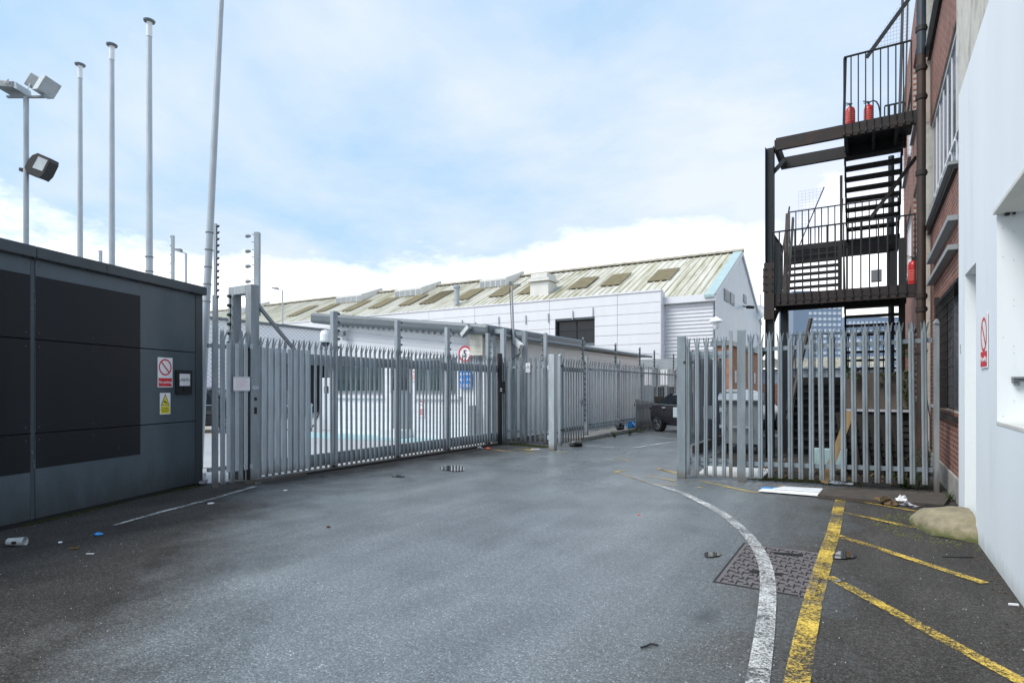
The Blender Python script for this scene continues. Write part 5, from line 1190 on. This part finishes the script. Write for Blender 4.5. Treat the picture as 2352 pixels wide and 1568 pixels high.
# rooflights, vents on the slope
def onroof(px, py):
    # ray hits the front slope plane
    t = (px-CX)/F; rx, ry, rz_ = -sT+t*cT, cT+t*sT, -(py-HY)/F
    m_ = (ZR-ZE)/(WR-WY); k = (ZE-m_*WY-CH)/(rz_-m_*ry); return Vector((rx*k, ry*k, CH+rz_*k))
def z9(x, y): return (976.1+.24415*x, 574.2+.24415*y)
for (x0_, y0_, x1_, y1_) in ((2090, 312, 2270, 195), (1640, 355, 1835, 240), (1335, 382, 1530, 272), (860, 430, 1060, 322), (590, 455, 770, 350), (260, 485, 465, 380), (-60, 520, 160, 405)):
    a = onroof(*z9(x0_, y0_)); b = onroof(*z9(x1_, y1_)); wdt = 1.6
    k0 = (a.y-WY)/(WR-WY); k1 = (b.y-WY)/(WR-WY); xa = a.x
    m = MB().hexa([slope(xa, k0, .115), slope(xa+wdt, k0, .115), slope(xa+wdt, k1, .115), slope(xa, k1, .115), slope(xa, k0, .15), slope(xa+wdt, k0, .15), slope(xa+wdt, k1, .15), slope(xa, k1, .15)])
    m.build('rooflight', 'rooflight', wh)
def z6(x, y): return (459.4+.24415*x, 574.2+.24415*y)
for (x0_, y0_, x1_, y1_) in ((2070, 515, 2280, 400), (1855, 535, 2060, 435), (1580, 560, 1770, 465), (1330, 585, 1525, 490), (1080, 590, 1230, 520), (810, 635, 1010, 540)):
    a = onroof(*z6(x0_, y0_)); b = onroof(*z6(x1_, y1_)); wdt = 1.5; k0 = (a.y-WY)/(WR-WY); k1 = (b.y-WY)/(WR-WY); xa = a.x
    MB().hexa([slope(xa, k0, .115), slope(xa+wdt, k0, .115), slope(xa+wdt, k1, .115), slope(xa, k1, .115), slope(xa, k0, .15), slope(xa+wdt, k0, .15), slope(xa+wdt, k1, .15), slope(xa, k1, .15)]).build('rooflight', 'rooflight', wh)
for q, wd in ((z9(515, 370), 2.8), (z6(1830, 455), 3.4), (z6(1278, 512), 3.8), (z6(290, 610), 3.8)):
    a = onroof(*q); k0 = (a.y-WY)/(WR-WY); m = MB().hexa([slope(a.x, k0, .1), slope(a.x+wd, k0, .1), slope(a.x+wd, 1.06, -.1), slope(a.x, 1.06, -.1), slope(a.x, k0, .80), slope(a.x+wd, k0, .80), slope(a.x+wd, 1.05, .42), slope(a.x, 1.05, .42)])
    o_ = m.build('roof_vent', 'offwhite', wh)
    mm = MB()
    for i in range(5):
        x = a.x+wd*i/5+.05; p_ = slope(x, k0); mm.box(x, x+wd/5-.1, p_.y-.02, p_.y-.002, p_.z+.15, p_.z+.66)
    mm.build('vent_louvre', 'greyblock', o_)
a = onroof(*z9(990, 440)); m = MB().box(a.x, a.x+1.6, a.y, a.y+1.4, a.z, a.z+1.1); m.box(a.x-.15, a.x+1.75, a.y-.2, a.y+1.6, a.z+1.15, a.z+1.35); m.box(a.x+.1, a.x+1.5, a.y-.05, a.y+1.5, a.z+1.4, a.z+1.75); m.build('roof_cowl', 'offwhite', wh)
a = onroof(*z9(300, 520)); MB().tube(a, a+Vector((0, 0, 1.6)), .22, n=12).lathe([(.3, 1.45), (.3, 1.65), (0, 1.75)], a, 12).build('flue_pipe', 'galv', wh)
for px, py0, py1, w_, lou in ((1669, 666, 692, .75, True), (1682, 674, 700, .7, False), (1711, 678, 696, .6, False)):
    a = onX(px, py0, WX+.02); b = onX(px, py1, WX+.02); f_ = MB().box(WX+.003, WX+.06, a.y-w_, a.y+w_, b.z, a.z).build('gable_vent', 'greyblock', wh)
    m = MB()
    if lou:
        for i in range(7): z = b.z+.08+(a.z-b.z-.16)*i/7; m.box(WX+.062, WX+.075, a.y-w_+.12, a.y+w_-.12, z, z+.05)
    else: m.box(WX+.062, WX+.07, a.y-w_+.15, a.y+w_-.15, b.z+.1, a.z-.1)
    m.build('vent_opening', 'greydoor', f_)
def z2x(x, y): return (1492.9+.2197*x, 516.8+.2197*y)
p = onX(*z2x(690, 1010), WX+.4); tag(MB().lathe([(0, .32), (.35, .1), (.40, .05), (.40, -.02), (.2, -.05), (.17, -.3), (.1, -.45), (0, -.45)], p, 14).build('lantern_camera', 'whiteplastic'), 'white lantern shaped camera at the warehouse corner over the shutter', 'camera')
p = onX(*z2x(1015, 857), WX+.3); tag(MB().tube(p, p+Vector((.5, -.4, -.1)), .12, n=10).tube(p+Vector((-.3, 0, .1)), p, .05, n=6).build('bullet_camera', 'signblack'), 'small dark camera sticking out below the gable vents', 'camera')
# dishes on the gable corner mast
p = onX(1747, 700, WX+.2); q = thing('satellite_mast', 'thin mast with white and brown satellite dishes beside the warehouse gable', 'antenna', (p.x, p.y, 0))
MB().tube((0, 0, 2), (0, 0, 9.6), .05, n=8).bar((0, 0, 5.9), (-.9, 0, 5.7), .06).bar((0, 0, 4.6), (-.9, 0, 4.45), .06).build('mast', 'galv_light', q, local=True)
for z, mt, r in ((8.0, 'whiteplastic', .62), (4.55, 'rust', .55)):
    vs = []; dm = MB(); n = 20
    for j in range(5):
        for i in range(n): vs.append((-.1+math.cos(6.283*i/n)*r*j/4, -.35-.0+.18*(j/4)**2*-1, z+math.sin(6.283*i/n)*r*j/4))
    dm.add(vs, [(j*n+i, j*n+(i+1) % n, (j+1)*n+(i+1) % n, (j+1)*n+i) for j in range(4) for i in range(n)]); dm.bar((-.1, -.35, z-.3), (-.6, -1.0, z-.35), .04); dm.build('dish', mt, q, local=True)

# grey plant enclosure and hoarding beyond the kerb fence
pe = thing('plant_enclosure', 'grey clad plant enclosure with white notices beyond the far palisade', 'building', (-9.5, 33, 0))
MB().box(-16, -7.6, 33.2, 34.8, 0, 3.2).build('clad_wall', 'greyblock', pe)
for px in (1479, 1516, 1548):
    a = onY(px, 890, 33.1); MB().box(a.x, a.x+.45, 33.15, 33.195, 1.7, 2.6).build('notice', 'signwhite', pe); MB().box(a.x-.4, a.x+1.2, 33.12, 33.195, .3, 1.6).build('louvre_door', 'greydoor', pe)
p = onX(1447, 985, -7.0); ph = thing('leaning_pallet', 'grey and tan slatted pallet screen leaning on the kerb fence before the car', 'pallet', (-6.98, 19.9, .09), R(90))
m = MB()
for i in range(14): m.box(i*.155, i*.155+.09, -.02, .02, 0, 1.05-.01*i)
m.build('slats', 'galv_old', ph, local=True); m = MB()
for i in range(14, 22): m.box(i*.155, i*.155+.09, -.02, .02, 0, 1.12)
m.build('tan_slats', 'oldwood', ph, local=True); MB().box(0, 3.4, .021, .05, .2, .3).box(0, 3.4, .021, .05, .8, .9).build('cross_rails', 'oldwood', ph, local=True)

# ------------------------------------------------------------------ buildings beyond the stairs
bb = thing('low_brick_store', 'low orange red brick store behind the parked silver car', 'building', (-4, 29, 0))
a = onX(1675, 822, -4.6); Y0b = onX(1675, 890, -4.6).y; Y1b = onX(1742, 890, -4.6).y
MB().box(-5.2, -4.6, Y0b, min(Y1b, 60), 0, 3.2).build('brick_wall', 'brickY', bb)
MB().box(-5.3, -4.5, Y0b-.1, min(Y1b, 60)+.1, 3.203, 3.4).build('roof_edge', 'greydoor', bb)
for px in (1688, 1719, 1732): y = onX(px, 890, -4.6).y; MB().box(-4.6, -4.56, y-.12, y+.12, 1.75, 2.25).build('wall_light', 'signwhite', bb)
lr = thing('low_workshop', 'long low workshop with old corrugated roof and window strip seen through the fence', 'building', (-6, 44, 0))
YW = 44; a = onY(1700, 890, YW).x; b_x = 1.0
zr0 = onY(1900, 850, YW).z; zr1 = onY(1900, 823, YW+4).z
MB().box(a, b_x, YW, YW+8, 0, onY(1900, 880, YW).z).build('brick_base', 'brickface', lr)
MB().box(a, b_x, YW+.05, YW+8, onY(1900, 880, YW).z, zr0).build('window_strip', 'frost', lr)
m = MB(); x = a
while x < b_x: m.box(x, x+.12, YW-.05, YW+.04, onY(1900, 880, YW).z, zr0-.002); x += 1.05
m.box(a, b_x, YW-.06, YW+.045, zr0, zr0+.12); m.build('mullions', 'greydoor', lr)
m = MB(); x = a-.5
while x < b_x: m.add([(x, YW-.4, zr0+.13), (x+.25, YW-.4, zr0+.25), (x+.5, YW-.4, zr0+.13), (x, YW+4, zr1), (x+.25, YW+4, zr1+.12), (x+.5, YW+4, zr1)], [(0, 1, 4, 3), (1, 2, 5, 4)]); x += .5
m.build('roof', 'roofold', lr)
def tower(label, px0, px1, pyt, d, nx, nz, pz0, z_py0, sx0=None):
    A_ = pt(px0, 890, d); B_ = pt(px1, 890, d); zt = pt(px0, pyt, d).z
    t_ = thing('tower_block', label, 'building', (A_.x, A_.y, 0), TH); w_ = (B_-A_).length
    MB().box(0, w_, 0, 14, 0, zt).build('wall', 'tower', t_, local=True)
    cell = w_/nx; ch = (zt-pt(px0, 850, d).z)/nz; m = MB(); l2_ = []
    for j in range(nz):
        z = zt-1.2-ch*(j+.75)
        row = MB().box(cell*(pz0+.1), cell*(nx-.2), -.03, -.018, z+ch*.2, z+ch*.3)
        for i in range(nx):
            if pz0 and i < pz0: continue
            row.box(cell*(i+.2), cell*(i+.72), -.15, -.019, z, z+ch*.5)
        row.build('window_row', 'towerwin', t_, local=True)
    return t_
tower('blue grey tower block with rows of pale square windows, left of the stair flight', 1822, 1934, 668, 260, 10, 14, 3, 0)
tower('lower blue grey block with one row of pale windows behind the stair flight', 1938, 2092, 728, 330, 16, 6, 0, 0)

# ------------------------------------------------------------------ poles on the left
def flagpole(px, pyt, d, label, r0=.062, lean=0, cap=True, ext=0):
    p = pt(px, 890, d); zt = CH+(HY-pyt)*d/F+ext; f = thing('flagpole', label, 'flagpole', (p.x, p.y, 0), TH); f.rotation_euler = (0, lean, TH)
    MB().tube((0, 0, 0), (0, 0, zt), r0*1.35, r0*.78, 18).build('mast', 'galv_light', f, local=True, smooth=False)
    if cap:
        MB().lathe([(0, -.02), (.04, -.025), (.115, -.01), (.125, .02), (.09, .04), (0, .055)], (0, 0, zt), 20).build('cap', 'greydoor', f, local=True)
        MB().tube((0, 0, zt-.35), (0, 0, zt-.02), r0*.92, r0*.92, 14).build('collar', 'whiteplastic', f, local=True)
    m = MB()
    for i in range(5): m.tube((0, 0, 3.2+i*.33), (0, 0, 3.212+i*.33), r0*1.37, r0*1.37, 18)
    m.build('tape_bands', 'greyfascia', f, local=True)
    return f
flagpole(184, 150, 15.3, 'shortest looking capped flagpole, leftmost of the row behind the dark building')
flagpole(257, 105, 14.3, 'capped flagpole second from the left behind the dark building', .064)
flagpole(343, 50, 13.3, 'tallest looking capped flagpole, third from the left behind the dark building', .066)
f = flagpole(456, 20, 11.2, 'leaning pale flagpole whose top leaves the frame at the dark building corner', .058, R(2.75), False, 2.2)
fm = thing('floodlight_mast', 'slim galvanised mast carrying two floodlights on its crossbar and one lower down', 'lamp post', pt(60, 890, 13)*1.0, TH); fm.location.z = 0
zc = CH+(HY-224)*13/F
def zf(x, y): return ((.1831*x-60)*13/F, zc+(224-(143.6+.1831*y))*13/F)
MB().tube((0, 0, 0), (0, 0, zc), .052, n=14).build('pole', 'galv', fm, local=True)
MB().box(-.42, .42, -.03, .03, zc-.01, zc+.03).build('crossbar', 'galv_old', fm, local=True)
def flood(cx, cz, w, h, ang, dep=.22, mats=('galv_old', 'galv'), face=None):
    f = thing('x', None, None) if 0 else None
    mtx = Matrix.Rotation(ang, 4, 'Y')
    m = MB().hexa([mtx @ Vector(v)+Vector((cx, 0, cz)) for v in ((-w/2, -dep, -h/2), (w/2, -dep, -h/2), (w/2, dep, -h/2), (-w/2, dep, -h/2), (-w/2, -dep, h/2), (w/2, -dep, h/2), (w/2, dep, h/2), (-w/2, dep, h/2))])
    o_ = m.build('floodlight', mats[0], fm, local=True, bevel=.02); return o_, mtx, Vector((cx, 0, cz))
o_, mt_, c_ = flood(-.32, zc+.20, .42, .15, R(5)); MB().hexa([(-.11, -.2, zc+.11), (-.04, -.2, zc+.09), (-.04, .2, zc+.09), (-.11, .2, zc+.11), (-.12, -.2, zc+.27), (-.06, -.2, zc+.24), (-.06, .2, zc+.24), (-.12, .2, zc+.27)]).build('visor', 'galv_light', o_, local=True)
o_, mt_, c_ = flood(.30, zc+.26, .24, .30, R(32)); MB().hexa([mt_ @ Vector(v)+c_ for v in ((.125, -.24, -.16), (.24, -.26, -.08), (.24, .2, -.08), (.125, .2, -.16), (.125, -.24, .18), (.24, -.26, .26), (.24, .2, .26), (.125, .2, .18))]).build('visor', 'galv_light', o_, local=True)
MB().path([(-.2, -.23, zc+.2), (-.18, -.25, zc+.28), (-.28, -.24, zc+.18)], .012).path([(.28, -.23, zc+.18), (.24, -.25, zc+.05)], .012).build('cables', 'whiteplastic', fm, local=True)
zl_ = zc-(384-224)*13/F
m = MB(); pts_ = [zf(380, 1410), (zf(350, 1330)), zf(395, 1240), zf(450, 1180), zf(515, 1155), zf(672, 1222), zf(668, 1270), zf(600, 1410), zf(540, 1470), zf(500, 1450)]
m.prism(pts_, 1, -.10, .16); o_ = m.build('large_floodlight', 'signblack', fm, local=True, bevel=.01)
m = MB(); pf_ = [zf(530, 1200), zf(645, 1250), zf(575, 1385), zf(452, 1340)]; m.add([(a, -.104, b) for a, b in pf_], [(0, 1, 2, 3)]); m.build('glass_front', 'lamp', o_, local=True)
a, b = zf(255, 1345); c2, d2 = zf(400, 1365); MB().bar((a, 0, b), (c2, 0, d2), .08, .07).build('bracket', 'signblack', fm, local=True)
def streetlamp(px, pyt, d, arm, label):
    p = pt(px, 890, d); zt = CH+(HY-pyt)*d/F; f = thing('street_lamp', label, 'street lamp', (p.x, p.y, 0), TH)
    MB().tube((0, 0, 0), (0, 0, zt), .07, .05, 10).bar((0, 0, zt), (-arm*.5, 0, zt+.08), .05).build('pole', 'galv_light', f, local=True)
    MB().hexa([(-arm, -.1, zt+.14), (-arm*.4, -.12, zt+.05), (-arm*.4, .12, zt+.05), (-arm, .1, zt+.14), (-arm, -.08, zt+.22), (-arm*.4, -.1, zt+.2), (-arm*.4, .1, zt+.2), (-arm, .08, zt+.22)]).build('lamp_head', 'greydoor', f, local=True)
streetlamp(427, 582, 26, .50, 'slender street lamp with short head above the dark roof'); streetlamp(649, 667, 42, .75, 'distant street lamp standing before the mossy warehouse roof')
p = pt(1180, 890, 17.2); zt = onX(1180, 650, p.x).z; q = thing('aerial_mast', 'thin pole with small T shaped sensor head rising over the gatehouse', 'antenna', (p.x, p.y, 0), TH)
ztm = CH+(HY-652)*17.2/F
MB().tube((0, 0, 2.9), (-.06, 0, ztm), .035, .025, 8).bar((-.12, 0, ztm), (.16, 0, ztm-.03), .03).build('pole', 'galv_light', q, local=True)
MB().box(-.14, -.06, -.04, .04, ztm-.03, ztm+.07).box(.10, .20, -.04, .04, ztm-.06, ztm+.0).build('sensor', 'greydoor', q, local=True); MB().path([(-.12, -.03, ztm-.1), (-.08, -.03, ztm-1.0), (-.05, -.03, ztm-1.8)], .012).build('cable', 'black', q, local=True)
# ------------------------------------------------------------------ litter and loose things
def crumple(name, label, cat, p, r, mat, flat=.35, n=9, seed=1, z=0, jag=.5):
    rr = random.Random(seed); m = MB(); nu = 10; vs = []
    for j in range(5):
        ph_ = math.pi*(j+.001)/4.002
        for i in range(nu):
            a = 2*math.pi*i/nu; k = r*(1+rr.uniform(-jag, jag)*.7); vs.append((p.x+k*math.sin(ph_)*math.cos(a), p.y+k*math.sin(ph_)*math.sin(a), z+max(0.002, r*flat*(1+math.cos(ph_))*.5*(1+rr.uniform(-jag, jag)))))
    m.add(vs, [(j*nu+i, j*nu+(i+1) % nu, (j+1)*nu+(i+1) % nu, (j+1)*nu+i) for j in range(4) for i in range(nu)])
    return tag(m.build(name, mat), label, cat)
p = g(18, 1253); cu = thing('plastic_cup', 'clear plastic cup lying on its side by the dark building', 'cup', (p.x, p.y, .04), TH+R(8))
MB().lathe([(.032, 0), (.036, .01), (.043, .145), (.045, .15), (.046, .155)], (0, 0, 0), 18, 'x').build('cup_wall', 'lamp', cu, local=True, smooth=True); MB().lathe([(.0, -.012), (.028, -.008), (.036, .0)], (0, 0, 0), 16, 'x').build('lid', 'whiteplastic', cu, local=True); MB().box(.06, .10, -.046, -.043, -.015, .012).build('printed_mark', 'signblack', cu, local=True)
crumple('wrapper', 'crumpled bright blue wrapper on the asphalt near the dark building', 'litter', g(227, 1228), .04, 'blueplastic', .5, seed=3)
crumple('dead_leaf', 'curled brown leaf on the asphalt left of the blue wrapper', 'litter', g(173, 1259), .045, 'brownleaf', .35, seed=4)
def flat(name, label, cat, p, l, w_, rz, mat, h=.004, z=.003):
    o_ = MB().box(-l/2, l/2, -w_/2, w_/2, 0, h).build(name, mat); o_.location = (p.x, p.y, z); o_.rotation_euler = (0, 0, rz); return tag(o_, label, cat)
flat('paper_strip', 'thin white paper strip on the asphalt at lower left', 'litter', g(207, 1272), .07, .015, TH, 'paper')
crumple('paper_scrap', 'small white paper scrap nearest the plastic cup', 'litter', g(139, 1245), .022, 'paper', .3, seed=5)
crumple('paper_scrap', 'crumpled white scrap beside the left white line', 'litter', g(484, 1156), .05, 'paper', .25, seed=6)
crumple('paper_scrap', 'lone white scrap on the wet asphalt before the sliding gate', 'litter', g(655, 1126), .035, 'paper', .3, seed=7)
crumple('dead_leaf', 'dark curled leaf alone in the middle of the wet lane', 'litter', g(754, 1211), .022, 'brownleaf', .7, seed=8)
crumple('dead_leaf', 'small orange leaf on the wet lane left of the long white curve', 'litter', g(1467, 1182), .022, 'orange', .4, seed=9)
crumple('rag_heap', 'dark rag and plastic heaped at the foot of the dark building corner', 'litter', g(462, 1112), .10, 'greypaper', .6, seed=10)
p = g(470, 1106); tag(MB().bar((p.x-.02, p.y, .14), (p.x+.12, p.y-.10, .01), .07, .01).build('broken_board', 'paper'), 'small white broken board propped between dark building and palisade', 'board')
crumple('crumpled_bottle', 'flattened clear bottle near the far end of the sliding gate', 'litter', g(1103, 1030), .07, 'lamp', .7, seed=11)
crumple('red_wrapper', 'bright orange red wrapper near the far end of the sliding gate', 'litter', g(1121, 1032), .07, 'orange', .7, seed=12)
flat('paper_sheet', 'flat white sheet lying before the palisade wing', 'litter', g(1230, 1031), .22, .10, .4, 'paper')
crumple('black_bag', 'flattened black bag on the ground right of the stout gate post', 'litter', g(1322, 1025), .20, 'black', .5, seed=13)
crumple('paper_scrap', 'white scrap lying on top of the black bag', 'litter', g(1318, 1021), .06, 'paper', .6, seed=14, z=.05)
crumple('plastic_bag', 'dark bin bag slumped under the kerb fence', 'litter', onX(1424, 986, -7.3), .20, 'black', .8, seed=33, z=.09)
crumple('plastic_bag', 'light blue bag against the kerb fence near the leaning pallet', 'litter', onX(1451, 975, -7.25), .28, 'blueplastic', .7, seed=34, z=.09)
p = g(1490, 1489); 
tag(MB().path([(g(1472, 1490)+Vector((0, 0, .01))), g(1485, 1487)+Vector((0, 0, .012)), g(1495, 1482)+Vector((0, 0, .012)), g(1512, 1484)+Vector((0, 0, .01))], .006).build('rubber_strip', 'black'), 'short wavy black strip lying in the wet foreground', 'litter')
flat('metal_clip', 'small white tube lying at the foot of the white wall lower right', 'litter', g(2328, 1390), .06, .014, TH-.2, 'paper', .012)
tag(MB().path([g(2165, 1279)+Vector((0, 0, .006)), g(2195, 1281)+Vector((0, 0, .01)), g(2235, 1280)+Vector((0, 0, .006))], .005).build('twig', 'black'), 'thin dark twig below the mortar mound', 'litter')
# specks of grit and paper everywhere
m = MB(); rr = random.Random(5)
for i in range(260):
    px = rr.uniform(0, 2352); py = rr.uniform(1105, 1560); p = g(px, py); s_ = rr.uniform(.0015, .004)
    if p.x > .9 or p.x < -8.6: continue
    a = rr.random()*3.1; m.bar((p.x-s_*math.cos(a), p.y-s_*math.sin(a), .003), (p.x+s_*math.cos(a), p.y+s_*math.sin(a), .004), s_, .004)
tag(m.build('grit', 'paleconc'), kind='stuff')
m = MB(); rr = random.Random(31)
for i in range(420):
    a = rr.uniform(1.3, 5.0); k = rr.uniform(.98, 1.45); x = .96+.62*k*math.cos(a); y = 7.95+.64*k*math.sin(a)
    if x > .93: continue
    q = rr.uniform(.003, .012); m.hexa([(x-q, y-q, .001), (x+q, y-q*.7, .001), (x+q*.8, y+q, .001), (x-q, y+q*.8, .001), (x-q*.5, y-q*.5, q), (x+q*.6, y-q*.4, q*.9), (x+q*.4, y+q*.5, q), (x-q*.4, y+q*.4, q*.8)])
tag(m.build('mortar_crumbs', 'stone'), kind='stuff')
m = MB(); rr = random.Random(32)
for i in range(900):
    c_ = rr.choice([((-8.2, 3.2), (-9.05, 5.5)), ((-8.45, 6.4), (-8.45, 13.6)), ((-1.7, 10.1), (.85, 10.5)), ((.9, 3.6), (.9, 9.3)), ((-8.3, 13.9), (-7.1, 14.2)), ((-6.95, 16), (-6.95, 26))])
    t_ = rr.random(); x = c_[0][0]+(c_[1][0]-c_[0][0])*t_+rr.gauss(0, .07); y = c_[0][1]+(c_[1][1]-c_[0][1])*t_+rr.gauss(0, .07)
    if x > .93: x = .93-rr.random()*.08
    q = rr.uniform(.003, .016); a = rr.random()*6.3; m.add([(x-q*math.cos(a), y-q*math.sin(a), .002), (x+q*math.sin(a)*.6, y-q*math.cos(a)*.6, .006), (x+q*math.cos(a), y+q*math.sin(a), .003), (x-q*math.sin(a)*.5, y+q*math.cos(a)*.5, .008)], [(0, 1, 2, 3)])
tag(m.build('dirt_and_leaf_bits', 'brownleaf'), kind='stuff')
# boards on the ground by the fence
def gboard(pts, h, z, name, mat, label, cat='board'):
    vs = [g(x, y) for x, y in pts]; n = len(vs)
    m = MB().add([(v.x, v.y, z) for v in vs]+[(v.x, v.y, z+h) for v in vs], [tuple(range(n))[::-1], tuple(range(n, 2*n))]+[(i, (i+1) % n, n+(i+1) % n, n+i) for i in range(n)])
    return tag(m.build(name, mat), label, cat)
gboard([(1602, 1091), (1625, 1073), (1772, 1080), (1750, 1101)], .03, .004, 'white_board', 'offwhite', 'large off white board lying under the palisade gate leaf')
gboard([(1742, 1131), (1755, 1124), (1895, 1131), (1888, 1143)], .012, .021, 'sign_board', 'paper', 'white board with blue edge lying flat before the fence')
gboard([(1746, 1126), (1752, 1123), (1790, 1125), (1788, 1128)], .004, .034, 'blue_strip', 'blueplastic', 'blue strip on the flat white board', 'board')
gboard([(1775, 1129), (1800, 1124), (1890, 1129), (1885, 1136)], .012, .040, 'sign_board', 'whiteplastic', 'thin white sheet on top of the flat white board')
wb = gboard([(1878, 1144), (1890, 1131), (2012, 1133), (2160, 1140), (2182, 1148), (2168, 1168), (2030, 1158), (1950, 1152)], .05, .004, 'dark_wooden_board', 'oldwood', 'long rotting dark wooden board lying along the foot of the fence')
gboard([(2115, 1178), (2128, 1163), (2200, 1165), (2203, 1180)], .03, .004, 'rubber_mat', 'blacksteel', 'dark slab lying between wooden board and mortar mound', 'slab')
for i in range(3): crumple('newspaper', ['crumpled white newspaper at the plank foot behind the boards', 'second wad of grey newspaper at the plank foot', 'thin newspaper scrap trailing right of the plank foot'][i], 'litter', g(1920+i*16, 1111+i), .11-.02*i, ['paper', 'greypaper', 'paper'][i], .35, seed=20+i)
crumple('leaf_litter', 'brown decaying litter heap in front of the dark wooden board', 'litter', g(2030, 1156), .10, 'brownleaf', .6, seed=24, z=.0, jag=.8)
crumple('leaf_litter', 'second brown litter clump beside the white rag', 'litter', g(2048, 1160), .09, 'brownleaf', .5, seed=25, jag=.8)
crumple('rag', 'crumpled white rag on the dark board edge', 'litter', g(2068, 1157), .07, 'paper', .9, seed=26, z=.02, jag=.9)
crumple('rag', 'grey lilac rag beside the white rag', 'litter', g(2085, 1162), .08, 'greypaper', .6, seed=27, jag=.9)
# debris behind the fence
rr = random.Random(9)
m = MB()
for i in range(260):
    x = rr.uniform(-1.7, .6); y = rr.uniform(10.9, 13.6); s_ = rr.uniform(.02, .09); a = rr.random()*6; m.bar((x, y, .01), (x+s_*math.cos(a), y+s_*math.sin(a), rr.uniform(.01, .06)), s_*.5, .01)
tag(m.build('rubble', 'brownleaf'), kind='stuff')
# ------------------------------------------------------------------ plants
def plant(name, label, base, n, h, spread, mat='leaf', seed=1, leafw=.02, climb=None):
    rr = random.Random(seed); t_ = thing(name, label, 'plant', base); st_ = MB(); lf = MB()
    for i in range(n):
        a = rr.random()*6.283; r0 = rr.random()*spread; top = Vector((math.cos(a)*r0, math.sin(a)*r0, h*rr.uniform(.35, 1.0)))
        if climb: top = Vector((rr.gauss(0, spread*.4), rr.gauss(0, .05), h*rr.random()))
        b0 = Vector((top.x*.25, top.y*.25, 0)) if not climb else top-Vector((.03, 0, .15))
        st_.tube(b0, top, .003, .002, 5)
        for k in range(7):
            q = b0.lerp(top, .3+.7*k/6); d_ = Vector((rr.uniform(-1, 1), rr.uniform(-1, 1), rr.uniform(-.3, .6))).normalized(); l = leafw*rr.uniform(2, 3.6); s_ = d_.cross(Vector((0, 0, 1))).normalized()*leafw*rr.uniform(.5, .9)
            lf.add([q, q+d_*l*.5+s_, q+d_*l, q+d_*l*.5-s_], [(0, 1, 2, 3)])
    st_.build('stems', mat, t_, local=True); lf.build('leaves', mat, t_, local=True); return t_
plant('weed', 'tall dusty weed growing at the right end of the fence', g(2108, 1122), 16, .62, .16, 'leaf2', 1, .022)
plant('weed', 'low spreading weed at the fence foot', g(2075, 1120), 26, .20, .22, 'leaf', 2, .022)
plant('weed', 'leafy weed growing between fence end post and brick plinth', Vector((.80, 11.0, 0)), 26, .75, .14, 'leaf', 3, .026)
plant('weed', 'small green tuft in the corner by the concrete plinth', g(2180, 1150), 12, .14, .07, 'leaf', 4, .014)
plant('weed', 'bright green tuft at the kerb nearest the stout post', g(1412, 1004), 16, .22, .14, 'leaf', 5, .022)
plant('weed', 'green tuft at the kerb beneath the leaning pallet', g(1446, 999), 16, .20, .14, 'leaf', 6, .022)
plant('weed', 'low weeds along the kerb just behind the dark car', g(1470, 993), 16, .15, .25, 'leaf2', 7, .02)
plant('climbing_ivy', 'climbing green ivy hanging beside the stairs above the concrete wall', Vector((onY(2088, 890, 14.6).x, 14.6, .9)), 46, 1.7, .18, 'leaf', 8, .035, True)
plant('climbing_ivy', 'ivy sprig draped over the concrete wall top', Vector((onY(2030, 890, 14.7).x, 14.7, 1.7)), 14, .35, .25, 'leaf', 9, .035, True)
plant('climbing_ivy', 'small ivy sprig over the left part of the concrete wall', Vector((onY(1965, 890, 14.7).x, 14.7, 1.7)), 12, .30, .15, 'leaf', 10, .035, True)

# ------------------------------------------------------------------ groups of repeats
GR = {'flagpole': 'flagpoles behind the dark building', 'fire_extinguisher': 'extinguishers on the fire escape landings', 'parked_car': 'cars parked in the yard and lane', 'weed': 'weeds growing at fence and kerb',
      'climbing_ivy': 'ivy behind the fence', 'electric_fence_post': 'insulator posts rising over the fences', 'street_lamp': 'street lamps in the distance', 'no_parking_sign': 'no parking signs', 'prohibition_sign': 'prohibition signs on the gatehouse',
      'dome_camera': 'dome cameras on the gatehouse', 'gate_portal': 'steel portals at the far end of the sliding gate', 'paper_scrap': 'paper scraps on the asphalt', 'dead_leaf': 'dead leaves on the asphalt', 'newspaper': 'newspapers at the plank foot',
      'leaf_litter': 'brown litter by the dark board', 'rag': 'rags by the dark board', 'tower_block': 'tower blocks in the distance', 'sign_board': 'boards lying before the fence', 'plastic_bag': 'bags under the kerb fence'}
for o in bpy.data.objects:
    b = o.name.split('.')[0]
    if o.parent is None and b in GR and 'category' in o.keys(): o['group'] = GR[b]
